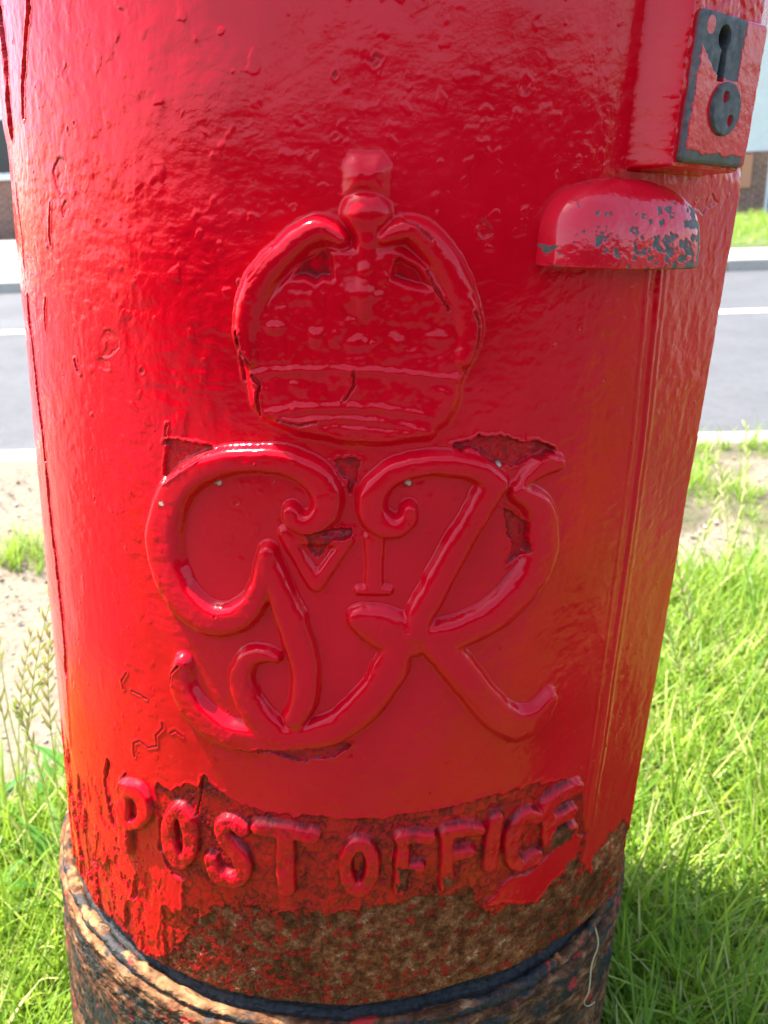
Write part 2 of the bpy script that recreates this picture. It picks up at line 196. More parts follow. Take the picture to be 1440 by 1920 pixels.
# ---------------------------------------------------------------- patch builder: a displaced grid cut into named parts
def grid_parts(P, N, labels, names, attrs, mat, parents, partlabels):
    """P (r,c,3) positions, N normals; labels (r-1,c-1) ints; one mesh per label"""
    r, c = P.shape[:2]
    idx = np.arange(r*c).reshape(r, c)
    quads = np.stack([idx[:-1, :-1], idx[:-1, 1:], idx[1:, 1:], idx[1:, :-1]], -1).reshape(-1, 4)
    lab = labels.reshape(-1); Pf = P.reshape(-1, 3); Nf = N.reshape(-1, 3); objs = {}
    for k, nm in names.items():
        q = quads[lab == k]
        if len(q) == 0: continue
        used, inv = np.unique(q, return_inverse=True); inv = inv.reshape(-1).astype(np.int32)
        me = bpy.data.meshes.new(nm)
        me.vertices.add(len(used)); me.vertices.foreach_set('co', Pf[used].astype(np.float32).ravel())
        me.loops.add(len(inv)); me.loops.foreach_set('vertex_index', inv)
        me.polygons.add(len(q)); me.polygons.foreach_set('loop_start', np.arange(len(q), dtype=np.int32)*4)
        me.update(calc_edges=True)
        me.polygons.foreach_set('use_smooth', np.ones(len(q), dtype=bool))
        for an, av in attrs.items():
            a = me.attributes.new(an, 'FLOAT', 'POINT'); a.data.foreach_set('value', av.reshape(-1)[used].astype(np.float32))
        me.normals_split_custom_set_from_vertices(Nf[used].astype(np.float32).tolist())
        o = link(nm, me, mat, parents(k, objs))
        if partlabels.get(k): o['label'] = partlabels[k]
        objs[k] = o
    return objs
def grid_normals(P):
    du = np.gradient(P, axis=1); dv = np.gradient(P, axis=0)
    n = np.cross(du, dv); n /= np.linalg.norm(n, axis=-1, keepdims=True) + 1e-20
    return n

# ---------------------------------------------------------------- the pillar box
pillar = empty('pillar_box', (0, 0, 0), (0, LEAN, 0))
tag(pillar, 'old red cast iron pillar box with crown and cypher, its base rusting', 'post box')

def seg_q(S, Z, pts, sm=5):
    """smallest distance / half width, and distance, to a polyline with widths"""
    p = catmull(pts, sm) if len(pts) > 2 and sm > 1 else np.array(pts, float)
    q = np.full(S.shape, 9.0, np.float32); dd = np.full(S.shape, 99.0, np.float32)
    for a, b in zip(p[:-1], p[1:]):
        ab = b - a; L2 = ab[0]**2 + ab[1]**2 + 1e-9
        t = np.clip(((S-a[0])*ab[0] + (Z-a[1])*ab[1]) / L2, 0, 1)
        d = np.hypot(S-a[0]-t*ab[0], Z-a[1]-t*ab[1]); dd = np.minimum(dd, d)
        if len(a) > 2: q = np.minimum(q, d / (a[2] + t*ab[2]))
    return q, dd
def poly_sd(S, Z, pts):
    p = np.array(pts, float); d = np.full(S.shape, 1e6, np.float32); ins = np.zeros(S.shape, bool)
    for a, b in zip(p, np.roll(p, -1, 0)):
        ab = b - a; t = np.clip(((S-a[0])*ab[0] + (Z-a[1])*ab[1]) / (ab@ab + 1e-9), 0, 1)
        d = np.minimum(d, np.hypot(S-a[0]-t*ab[0], Z-a[1]-t*ab[1]))
        c = (a[1] > Z) != (b[1] > Z)
        if a[1] != b[1]: ins ^= c & (S < (b[0]-a[0]) * (Z-a[1]) / (b[1]-a[1]) + a[0])
    return np.where(ins, d, -d)            # positive inside

def build_front():
    NC, NR = 1060, 960
    u = np.linspace(-1, 1, NC); phi = (u + .25*u**3)/1.25 * rad(78); s1 = phi * R * 1000
    t = np.linspace(0, 1, NR); zr = 316 + (960-316) * (1.45*t - .45*t*t)
    rs = np.array([p[0] for p in T['rim'][2:17]]); rz = np.array([p[1] for p in T['rim'][2:17]])
    rim = np.interp(s1, rs, rz, left=313, right=325)
    k = np.clip(1 - t/.07, 0, 1)
    S = np.broadcast_to(s1, (NR, NC)).astype(np.float32)
    Z = (zr[:, None] + (rim[None, :]-316) * k[:, None]).astype(np.float32)
    EYE = np.zeros_like(S); NEAR = np.full(S.shape, 9., np.float32); H = np.zeros_like(S); lab = np.zeros(S.shape, np.int16)
    def win(pts, pad):
        p = np.array([q[:2] for q in pts]); lo = p.min(0)-pad; hi = p.max(0)+pad
        c0, c1 = np.searchsorted(s1, [lo[0], hi[0]]); r0, r1 = np.searchsorted(zr, [lo[1]-12, hi[1]+12])
        return (slice(max(r0, 0), max(r1, 1)), slice(max(c0, 0), max(c1, 1)))
    prof = lambda q, e=2.6, g=.72: np.clip(1 - np.clip(q, 0, 1)**e, 0, 1)**g
    # wobble so nothing is ruler-straight
    WS = 0.9*fbm(S/9, Z/9, 3, 1); WZ = 0.9*fbm(S/9, Z/9, 3, 4)
    Sw, Zw = S + WS, Z + WZ
    # --- crown
    def raise_(w, h, code, thr=.25, add=False):
        cur = H[w]
        if add: H[w] = cur + h
        else:
            m = np.maximum(cur, h) + 0.25*np.exp(-np.abs(cur-h)/.5)*np.minimum(1, np.minimum(cur, h))
            H[w] = m
        if code: lab[w] = np.where(h > thr, code, lab[w])
    w = win(T['crownbase'], 10); d = poly_sd(Sw[w], Zw[w], T['crownbase'])
    raise_(w, 4.6*sstep(-1.2, 4.5, d) + 0.5*fbm(S[w]/7, Z[w]/6, 5, 2, .6)*sstep(1, 5, d) - .35*np.clip(1-3*np.abs(fbm(S[w]/9, Z[w]/9, 3, 6)), 0, 1)*sstep(1, 5, d), 1)
    for key, hh in (('archL', 7.6), ('archR', 7.2), ('mid', 5.6), ('orbneck', 6.4)):
        w = win(T[key], 16); q, _ = seg_q(Sw[w], Zw[w], T[key]); raise_(w, hh*prof(q/1.12, 2.6, .66), 1, .4)
    (ox, oz), (ax, _), (_, az) = T['orb']; w = win([(ox, oz)], 20)
    q = np.hypot((Sw[w]-ox)/12.2, (Zw[w]-oz)/10.0); raise_(w, 8.0*prof(q, 2.2, .62), 1, .4)
    w = win(T['cross'], 8); d = poly_sd(Sw[w], Zw[w], T['cross']); raise_(w, 5.6*np.clip(sstep(-1.4, 7.5, d), 0, 1)**.6 + .5*fbm(S[w]/5, Z[w]/5, 3, 6)*sstep(0, 3, d), 1, .5)
    for st in T['ridges']:
        w = win(st, 8); q, _ = seg_q(Sw[w], Zw[w], st); H[w] += .8*prof(q, 2, 1)
    w = win(T['lens'], 8); d = poly_sd(Sw[w], Zw[w], T['lens']); H[w] += .8*sstep(-.8, 1.2, d) - .5*sstep(1.5, 4, d)
    for (js, jz, ja, jb, jh) in [(-45, 757, 4.2, 3.0, .9), (-26, 754, 3.2, 3.2, .8), (-6, 752, 4.6, 3.2, 1.0), (14, 753, 3.2, 3.2, .8), (32, 756, 4.2, 3.0, .8), (-4, 775, 5, 7, .7), (-4, 775, 9, 3, .6), (-30, 776, 6, 7, .5), (22, 777, 6, 7, .5), (-4, 786, 3, 3, .6)]:
        w = win([(js, jz)], 18); H[w] += jh*np.exp(-(((Sw[w]-js)/ja)**2 + ((Zw[w]-jz)/jb)**2)**2)
    for key in ('eyeL', 'eyeR'):
        w = win(T[key], 8); d = poly_sd(Sw[w]+.6*WS[w], Zw[w], T[key]); H[w] = H[w]*(1-.97*sstep(-1.2, 1.6, d)) - .8*sstep(-.5, 2, d); EYE[w] = np.maximum(EYE[w], sstep(-.2, 2.2, d))
    # --- cypher
    code = 2
    LN = {1: ('crown', 'raised royal crown thick with red paint')}
    for key, hh in (('V', 2.8), ('I', 2.7), ('G', 6.4), ('R', 6.4), ('flag', 5.0)):
        for i, st in enumerate(T[key]):
            w = win(st, 14); q, _ = seg_q(Sw[w], Zw[w], st)
            hgt = hh * (0.86 if (key == 'G' and i in (2, 3)) or (key == 'R' and i == 3) else 1.0)
            raise_(w, hgt*prof(q/1.07, 4.2, .62), 5 if key == 'flag' else code, .3)
        if key != 'flag': LN[code] = ('cypher_letter', 'raised cypher letter ' + key); code += 1
    H = blur(H, 1, 1)
    # --- post office
    lett = {}
    for key, sts in T['letters'].items():
        for st in sts:
            w = win(st, 8); q, _ = seg_q(Sw[w], Zw[w], st)
            NEAR[w] = np.minimum(NEAR[w], q)
            er = 1 - .22*np.clip(fbm(S[w]/9+9, Z[w]/9, 3, 5), -.3, .8) 
            raise_(w, 4.6*er*prof(q/1.08, 6.0, .5), code, .5)
        LN[code] = ('letter', 'worn raised letter ' + key[0]); code += 1
    H = blur(H, 1, 1)
    # --- door edge bead, groove beside it
    zz = np.array([420, 470, 590, 700, 800.]); ss = np.array([174.5, 175.5, 174.5, 170, 162.])
    fade = sstep(400, 432, Z)*sstep(812, 780, Z)
    sc = np.interp(Z, zz, ss); H += fade*(1.5*np.exp(-((S-sc)/2.2)**2) - .7*np.exp(-((S-sc+5)/2.2)**2) + .5*np.exp(-((S-sc-6)/2.5)**2))
    sc2 = sc - 13.5; H += fade*(-.45*np.exp(-((S-sc2)/2.0)**2)) + fade*.5*np.exp(-((S-sc2-4)/3.0)**2)
    # flat flange right of the door bead, turning sharply at its outer edge
    dp = S/(R*1000) - rad(44); ff = (1/np.cos(np.clip(dp, 0, rad(12.9)))-1)*R*1000
    H += ff*sstep(rad(15.6), rad(12.9), dp)*sstep(856, 832, Z)
    # --- boss that carries the lock
    PHI = S/(R*1000)
    rpl = (PLATE['r0']*1000 - 3.0) / np.cos(PHI-PLATE['phi']) - R*1000
    zz0 = PLATE['zc']*1000 - PLATE['h']*500 - 3
    sL = 137 - (Z-838)*.11
    edge = lambda a, x, wd: sstep(-wd, wd, x-a)
    vb = edge(zz0, Z + WZ*.5, 1.5)
    sR = (PLATE['phi'] + math.atan((PLATE['off']+PLATE['w']/2+.002)/PLATE['r0']))*R*1000
    b1 = vb*edge(sL, S+WS*.4, 1.6)*(1-edge(sR+4, S, 4))*7.0
    sP = (PLATE['phi'] + math.atan((PLATE['off']-PLATE['w']/2-.003)/PLATE['r0']))*R*1000
    b2 = vb*edge(sP-5, S, 4.5)*(1-edge(sR, S, 3.5))*np.maximum(rpl, 0)
    b2 = b2 - 5.5*sstep(sP+3, sP+6, S)*sstep(sR-5, sR-9, S)*sstep(zz0+5, zz0+8, Z)*sstep(zz0+PLATE['h']*1000+1, zz0+PLATE['h']*1000-3, Z)
    b1 = np.minimum(b1, np.maximum(b2, b1*(S < sP)))
    H = np.maximum(H, np.maximum(b1, b2))
    lumpy = sstep(826, 842, Z)*sstep(120, 140, S); H += lumpy*(.8*fbm(S/6, Z/9, 3, 3) + .30*fbm(S/2.6, Z/4, 2, 5))
    # --- castings' slow unevenness, brushed and hammered gloss
    und = .55*fbm(S/55, Z/70, 3, 0) + .20*fbm(S/15, Z/22, 3, 1)
    side = sstep(70, 150, np.abs(S+8)); up = sstep(520, 760, Z); 
    right = sstep(70, 120, S)
    peel = fbm(S/5.5+.4*WS, Z/6.8, 3, 2, .45)
    ham = np.clip(.22 + 1.0*right*up*sstep(940, 880, Z+.3*S) + .95*sstep(-80, -150, S)*up + .25*sstep(560, 640, Z) + .9*fbm(S/60, Z/60, 2, 5), .10, 1.6)
    und += .21*ham*peel + .03*ham*fbm(S/2.3, Z/2.3, 2, 6) + .25*fbm(S/26, Z/30, 2, 4) + .07*sstep(-60, -170, S)*sstep(600, 760, Z)*fbm(S/3.4, Z/9, 3, 4)
    rip = fbm(S/11+.3*WS, Z/3.8, 3, 7); und += .15*rip*sstep(-.22, .10, fbm(S/45, Z/38, 3, 3))*sstep(450, 520, Z)*(1-.5*sstep(740, 860, Z))
    und += .22*fbm(S/8, Z/16, 3, 5)*sstep(178, 190, S)*sstep(830, 780, Z)
    a = rad(28); br = fbm((S*math.cos(a)+Z*math.sin(a))/11, (-S*math.sin(a)+Z*math.cos(a))/2.4, 3, 3)
    und += .045*(.7+sstep(-30, 160, S)*sstep(850, 650, Z))*br
    br2 = fbm(S/2.0, Z/26, 3, 6); und += .05*sstep(-90, -190, S)*br2
    bl = fbm(S/7, Z/7, 2, 7); und += .16*sstep(.30, .5, bl)            # blisters under the coat
    # --- coat losses
    coat = np.zeros_like(S); old = np.zeros_like(S); grime_shade = np.zeros_like(S); rust = np.zeros_like(S); pale = np.zeros_like(S)
    nz = fbm(S/5, Z/5, 4, 5); nf = fbm(S/1.7, Z/1.7, 3, 2); nc = fbm(S/13, Z/13, 3, 3)
    def chip(depth, pts, ragged=1.6, dirty=.55, small=False):
        w = win(pts, 10); d = poly_sd(S[w]+WS[w]*1.2, Z[w]+WZ[w]*1.2, pts) + ragged*nz[w] + .5*nf[w]
        ins = sstep(-.25, .35, d)
        if small:
            arc = sstep(-.05, .15, nc[w] + .3*nz[w])
            ins = ins*(.35+.65*arc)
            coat[w] += -depth*.45*ins - .30*np.exp(-(d/.45)**2)*arc + .12*depth*np.exp(-((d+1.1)/1.0)**2)
            old[w] = np.maximum(old[w], ins*.12); grime_shade[w] = np.maximum(grime_shade[w], .75*arc*sstep(.55, .1, np.abs(d))*(.45+nf[w]))
            return
        coat[w] += -depth*ins + .32*depth*np.exp(-((d+.9)/.9)**2)*(d < 0) + ins*.3*depth*nf[w]
        old[w] = np.maximum(old[w], ins*.45)
        grime_shade[w] = np.maximum(grime_shade[w], ins*dirty*np.clip(.75-.7*sstep(0, 3, d)+1.1*nf[w]+.8*nz[w], 0, 1))
    for i, (dp, pts) in enumerate(T['chips']):
        if i not in (8, 9, 10, 17, 18, 20, 22, 23): chip(dp*(1.5 if i < 6 else 1.15), pts, 2.6 if i < 6 else 1.3, .62, i >= 6)
    for wdt, dep, pts in T['cracks'][:-1]:
        w = win(pts, 8); _, d = seg_q(S[w]+.8*WS[w]+.9*nf[w]*.6, Z[w]+.5*nf[w], [(p[0], p[1]) for p in pts], 1)
        wl = wdt*(2.9 if dep >= 3 else 1.5 if dep > 2.1 else 1.0)*(.65+.9*np.clip(.5+nz[w], 0, 1))
        ins = sstep(wl+.35, wl-.25, d)
        coat[w] += -dep*ins + .35*np.exp(-((d-wl-.8)/.8)**2)
        grime_shade[w] = np.maximum(grime_shade[w], ins*(.2 if dep < .75 else .4 if pts[0][1] > 640 and dep < 2 else .75))
    # little random nicks
    for _ in range(110):
        cs, cz = random.uniform(-230, 230), random.uniform(440, 930); rr = random.choice([.5, .6, .7, .9, 1.3])
        w = win([(cs, cz)], 5); e = random.uniform(.5, 1.2); d = rr - np.hypot((S[w]-cs)/e, Z[w]-cz) + .6*nf[w]
        coat[w] += (-.35*sstep(-.2, .3, d) + .15*np.exp(-((d+.7)/.6)**2)) if random.random() < .6 else .45*sstep(-.5, .6, d)
        grime_shade[w] = np.maximum(grime_shade[w], .5*sstep(0, .5, d)*(random.random() < .45))
    # --- crust round POST OFFICE
    bs = np.array(T['band']); o = np.argsort(bs[:, 0]); bz = np.interp(s1, bs[o, 0], bs[o, 1])[None, :]
    keep = np.full(S.shape, -9., np.float32)
    for pts in T['redkeep']: keep = np.maximum(keep, poly_sd(S+3.5*nz+2*WS, Z+3.0*nc+2*WZ, pts))
    bd = (bz - Z) + 3.0*nz + 2.0*nc
    bd = np.minimum(bd, np.minimum(S+128+3*nz, 176-S+3*nz))
    bd = np.minimum(bd, -keep)
    cr = sstep(-.3, .5, bd)
    ridged = 1-2*np.abs(fbm(S/7.5, Z/7.5, 4, 1, .55)); ridged2 = 1-2.4*np.abs(fbm(S/4.0, Z/4.0, 3, 4))
    lith = sstep(1.0, 2.2, H)                                  # letters stay thicker coated
    soft = .35+.65*sstep(.0, .25, nc+.1)
    ero = cr*lith*sstep(.22, .27, fbm(S/6+4, Z/6, 5, 3, .62))*sstep(-150, -105, S)      # paint gone from the letters' faces
    coat -= .3*ero; old = np.maximum(old, .35*ero); grime_shade = np.maximum(grime_shade, ero*np.clip(.1+1.0*nz+.5*nf, 0, .35))
    coat += cr*(-.95*(1-.3*lith) - (.75*np.clip(ridged, 0, 1)**6 + .35*np.clip(ridged2, 0, 1)**6)*soft*(1-.5*lith) + .3*nf*soft + .55*nz*soft) + .35*np.exp(-((bd+1.0)/.9)**2)*(bd < 0)
    grime_shade = np.maximum(grime_shade, cr*(1-.95*lith)*np.clip(.75*np.clip(ridged, 0, 1)**6 + .5*np.clip(ridged2, 0, 1)**7 + .6*np.exp(-np.abs(bd)/1.0)*(.5+nf) + .35*np.clip(nc+.3*nz, 0, 1) + .35*sstep(.24, .36, nf), 0, .78))
    old = np.maximum(old, cr*(.62-.5*lith)*np.clip(.7+1.3*nc, 0, 1))
    grime_shade = np.maximum(grime_shade, .85*np.exp(-((NEAR-1.16)/.20)**2)*np.clip(.7+1.6*nz, 0, 1)); grime_shade = np.maximum(grime_shade, EYE*np.clip(.30+.9*nz, 0, .65))
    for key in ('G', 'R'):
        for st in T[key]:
            w = win(st, 14); q, _ = seg_q(Sw[w], Zw[w], st); grime_shade[w] = np.maximum(grime_shade[w], .5*np.exp(-((q-1.06)/.07)**2)*(H[w] < 1.2)*np.clip(.15+1.8*nc[w]+.8*nz[w], 0, 1))  # dark lines paint in shade at the foot of the cypher strokes
    # --- bare rust below
    pl = np.array(T['paintline'][:18] + T['paintline'][19:20]); pz = np.interp(s1, pl[:, 0], pl[:, 1])
    lf = sstep(-150, -75, s1); pz = 319*(1-lf) + pz*lf
    rx = np.array([(108, 384), (125, 390), (140, 402), (158, 398), (172, 402), (190, 372), (205, 392), (225, 402), (240, 385), (262, 372), (300, 372)])
    rb = np.interp(s1, rx[:, 0], rx[:, 1]); pz = np.where(s1 > 112, rb, pz)
    rd = pz[None, :] - Z + 7.0*nz + 2.2*nf + 7*nc
    rd = np.minimum(rd, -keep*1.5+.8*nz)
    for pts in T['rustkeep']: rd = np.maximum(rd, poly_sd(S+2.5*WS, Z+2.5*WZ, pts) + 3.0*nz + nf)
    rmask = sstep(-.25, .4, rd)
    fl = fbm(S/6.5, Z/5.0, 6, 6, .68)
    thr = np.interp(s1, [-260, -120, -60, 0, 60, 300], [-.15, .02, .16, .32, .38, .42])[None, :] - .20*sstep(9, 0, rd)*(.5+1.5*nc)
    fleck = sstep(thr, thr+.05, fl)*rmask
    rust = rmask*(1-fleck)
    coat += -1.25*rmask + .45*fleck + rust*(.55*fbm(S/4, Z/4, 4, 0, .6) + .30*nf) + .3*np.exp(-((rd+.9)/.8)**2)*(rd < 0)
    old = np.maximum(old*(1-rust), fleck*.9)
    grime_shade = np.maximum(grime_shade*(1-.6*rust), rmask*.35*sstep(.12, .4, fbm(S/9, Z/9, 4, 1)))
    grime_shade = np.maximum(grime_shade, .35*sstep(0, 1.2, rd)*sstep(2.6, 1.0, rd)*(1-fleck))
    # --- loose vertical flakes low on the left
    lm = sstep(-118, -150, S+4*nz)*sstep(452, 405, Z+10*nc)
    fv = fbm(S/12+.3*nz, Z/30+.3*nz, 3, 2, .5) + .05*nf; fv2 = fbm(S/8.0, Z/14.0+.3*nz, 3, 5, .5) + .05*nf
    tt_ = .04 + .25*sstep(330, 430, Z); tt2 = .10 + .25*sstep(330, 430, Z)
    stepv = sstep(-tt_-.03, -tt_+.03, fv)*1.0 + sstep(-tt2-.03, -tt2+.03, fv2)*.6
    coat += lm*(stepv*1.3 - 2.08 + .22*nf + .5*np.exp(-((fv+tt_-.07)/.05)**2))
    low = 1-sstep(-tt_-.03, -tt_+.03, fv)*.7-sstep(-tt2-.03, -tt2+.03, fv2)*.3
    grime_shade = np.maximum(grime_shade, lm*low*np.clip(.25+.8*nz, 0, .6)); old = np.maximum(old, lm*low*.9)
    # curled flake strip high on the left
    H += 1.6*sstep(-247, -252, S)*sstep(830, 850, Z)
    # pale specks of filler and lichen
    for cs, cz in T['specks']:
        w = win([(cs, cz)], 6); d = 1.6-np.hypot(S[w]-cs, (Z[w]-cz)*1.2)+1.2*nf[w]; pale[w] = np.maximum(pale[w], sstep(0, .5, d)*.8); grime_shade[w] = np.maximum(grime_shade[w], .7*np.exp(-((d+.3)/.5)**2))
    dots = vnoise(S/1.1, Z/1.1, 7); 
    grime_shade = np.maximum(grime_shade, .55*sstep(.485, .495, dots)*sstep(-.1, .2, nc))
    fade_ = sstep(959, 936, Z)*sstep(326, 300, np.abs(S)); Hm = (H + (und + coat)*fade_)/1000
    # rounded lower lip
    lip = sstep(4.0, 0, Z-rim[None, :]); Hm -= .0022*lip*lip
    rr = R + Hm
    P = np.stack([rr*np.sin(PHI), -rr*np.cos(PHI), Z/1000], -1)
    N = grid_normals(P.astype(np.float64))
    # turn the lower edge under
    under = P[:1].copy(); k2 = (R-.012)/np.hypot(under[..., 0], under[..., 1]); under[..., :2] *= k2[..., None]; under[..., 2] += .001
    P = np.concatenate([under, P]); nb = N[:1].copy(); nb[...] = (0, 0, -1); N = np.concatenate([nb, N])
    ext = lambda a: np.concatenate([a[:1], a])
    attrs = {k: ext(v) for k, v in dict(rust=rust, grime_shade=np.clip(grime_shade, 0, .92), old=old, pale=pale).items()}
    lab = ext(lab); fl_ = lab[:-1, :-1]
    names = {0: 'door'}; names.update({k: v[0] for k, v in LN.items()})
    return grid_parts(P, N, fl_, names, attrs, M_PAINT, lambda k, objs: pillar if k == 0 else objs[0],
                      {k: v[1] for k, v in LN.items()})
FRONT = build_front()
door = FRONT[0]

def lathe(name, prof, a0, a1, n, mat, parent, attrs=None, closed=False):
    ang = np.linspace(a0, a1, n); P = np.zeros((len(prof), n, 3))
    for i, (r, z) in enumerate(prof): P[i, :, 0] = r*np.sin(ang); P[i, :, 1] = -r*np.cos(ang); P[i, :, 2] = z
    N = grid_normals(P)
    at = {k: np.zeros(P.shape[:2]) for k in ('rust', 'grime_shade', 'old', 'pale')}
    return grid_parts(P, N, np.zeros((len(prof)-1, n-1), int), {0: name}, at, mat, lambda k, o: parent, {})[0]
lathe('body', [(R-.001, z) for z in np.linspace(.31, .96, 14)], rad(77.8), rad(360-77.8), 120, M_PAINT, pillar)
lathe('upper_body', [(R, .959), (R, 1.30), (R+.006, 1.305), (R+.006, 1.33), (R, 1.335), (R, 1.36)], 0, 2*math.pi, 160, M_PAINT, pillar)
lathe('cap', [(R, 1.36), (R+.03, 1.365), (R+.034, 1.375), (R+.034, 1.42), (R+.028, 1.43)] + [((R+.028)*math.cos(a), 1.43+.07*math.sin(a)) for a in np.linspace(0.05, 1.57, 14)], 0, 2*math.pi, 160, M_PAINT, pillar)

# plinth with two beaded rings
def base_paint():
    m = Mat('worn_black_and_rust')
    a, b, c = m.noise(20, 8, .62, stretch=(1, 1, 2.6)), m.noise(70, 8, .68, stretch=(1, 1, 2.2)), m.noise(240, 4, .7)
    rustc = m.ramp(b, [(.34, (.018, .007, .003)), (.46, (.070, .024, .008)), (.55, (.17, .066, .026)), (.65, (.30, .16, .075)), (.76, (.48, .34, .22))])
    bead = m.attr('bead')
    rustc = m.mix(m.math('MULTIPLY', bead, m.fr(m.noise(60, 6, .7), .38, .55, .0, .95)), rustc, m.mix(m.fr(c, .4, .6), (.46, .28, .11), (.38, .18, .08)))
    blk = m.mix(m.fr(c, .35, .65), (.008, .007, .007), (.034, .032, .031))
    dark = m.attr('dark')
    f = m.fr(m.math('ADD', m.math('ADD', m.math('MULTIPLY', a, .72), m.math('MULTIPLY', b, .28)), m.math('MULTIPLY', dark, .35)), .525, .565)
    col = m.mix(f, rustc, blk)
    redf = m.math('MULTIPLY', m.fr(m.noise(34, 7, .65, dist=.4), .62, .65), m.math('SUBTRACT', 1.0, dark))
    col = m.mix(m.math('MULTIPLY', redf, .85), col, (.42, .02, .02))
    n = m.bump(b, .6, .0015); n = m.bump(c, .5, .0008, n)
    return m.done(col, m.fr(f, 0, 1, .9, .62), n, Specular_IOR_Level=.3)
M_BASE = base_paint()
def build_base():
    prof = []
    def arc(cr, cz, r, a0, a1, n):
        for a in np.linspace(a0, a1, n): prof.append((cr + r*math.cos(a), cz + r*math.sin(a)))
    prof += [(.2260, .3240), (.2290, .3215), (.2290, .3120)]
    prof.append((.2320, .3085)); arc(.2388, .3062, .0044, 2.6, -.5, 12); arc(.2424, .2982, .0042, 1.7, -.7, 12)
    prof += [(.2466, .2935), (.2462, .285)]
    prof += [(.2462+.0030*(i/40)**2, .285-.285*i/40) for i in range(1, 41)] + [(.2495, -.12)]
    pr = np.array(prof); L = np.concatenate([[0], np.cumsum(np.hypot(*np.diff(pr, axis=0).T))])
    li = np.concatenate([np.linspace(0, .085, 130), np.linspace(.0855, L[-1], 110)])
    pr2 = np.stack([np.interp(li, L, pr[:, 0]), np.interp(li, L, pr[:, 1])], 1)
    NC = 740; ph = np.linspace(rad(-105), rad(105), NC); S = ph[None, :]*R*1000 + 0*li[:, None]; Zc = li[:, None]*1000 + 0*ph[None, :]
    h = 1.3*fbm(S/20, Zc/9, 5, 2, .6) + .45*fbm(S/4, Zc/4, 4, 5, .6) + .9*fbm(S/45, Zc/30, 2, 1)
    step = fbm(S/7, Zc/5, 4, 6); h += .7*sstep(.02, .06, step)
    # diagonal seep ridges on the plinth wall to the right
    h += sstep(40, 120, S)*sstep(25, 45, Zc)*1.2*np.sin(S/9+Zc/7+2*fbm(S/20, Zc/20, 2, 0))
    rr = pr2[:, :1] + h/1000; P = np.stack([rr*np.sin(ph)[None], -rr*np.cos(ph)[None], pr2[:, 1:] + 0*ph[None]+.0003*fbm(S/5, Zc/5, 2, 3)], -1)
    rimz = np.interp(ph*R*1000, [p[0] for p in T['rim'][2:17]], [p[1] for p in T['rim'][2:17]], left=313, right=325)/1000 - .3215
    P[..., 0] -= .0045
    P[..., 2] -= .0045*sstep(-60, 140, S) - .0035*sstep(-60, -180, S)
    P[..., 2] += rimz[None, :]*np.clip(1 - li/.25, 0, 1)[:, None]
    P = P[::-1]
    li_ = li[::-1][:, None] + 0*ph[None]
    bead = sstep(.019, .022, li_)*sstep(.050, .044, li_); dark = sstep(.0215, .0185, li_) + .55*np.exp(-((li_-.0335)/.0024)**2) + .15*sstep(.045, .06, li_)*sstep(-20, -140, S)
    at = dict(bead=bead*sstep(-20, -150, S)*np.clip(np.where(li_ < .0335, .9, .35)*(.7+1.8*fbm(S/12, li_*160, 4, 4)), 0, 1), dark=np.clip(dark, 0, 1))
    o = grid_parts(P, grid_normals(P), np.zeros((len(li)-1, NC-1), int), {0: 'base'}, at, M_BASE, lambda k, o: pillar, {0: 'ringed plinth of rust and worn black paint'})
    lathe('base_back', [(.2495, -.1), (.2465, .285), (.243, .3055), (.2385, .3127), (.233, .315), (.226, .322)], rad(104.9), rad(360-104.9), 80, M_BASE, o[0])
build_base()

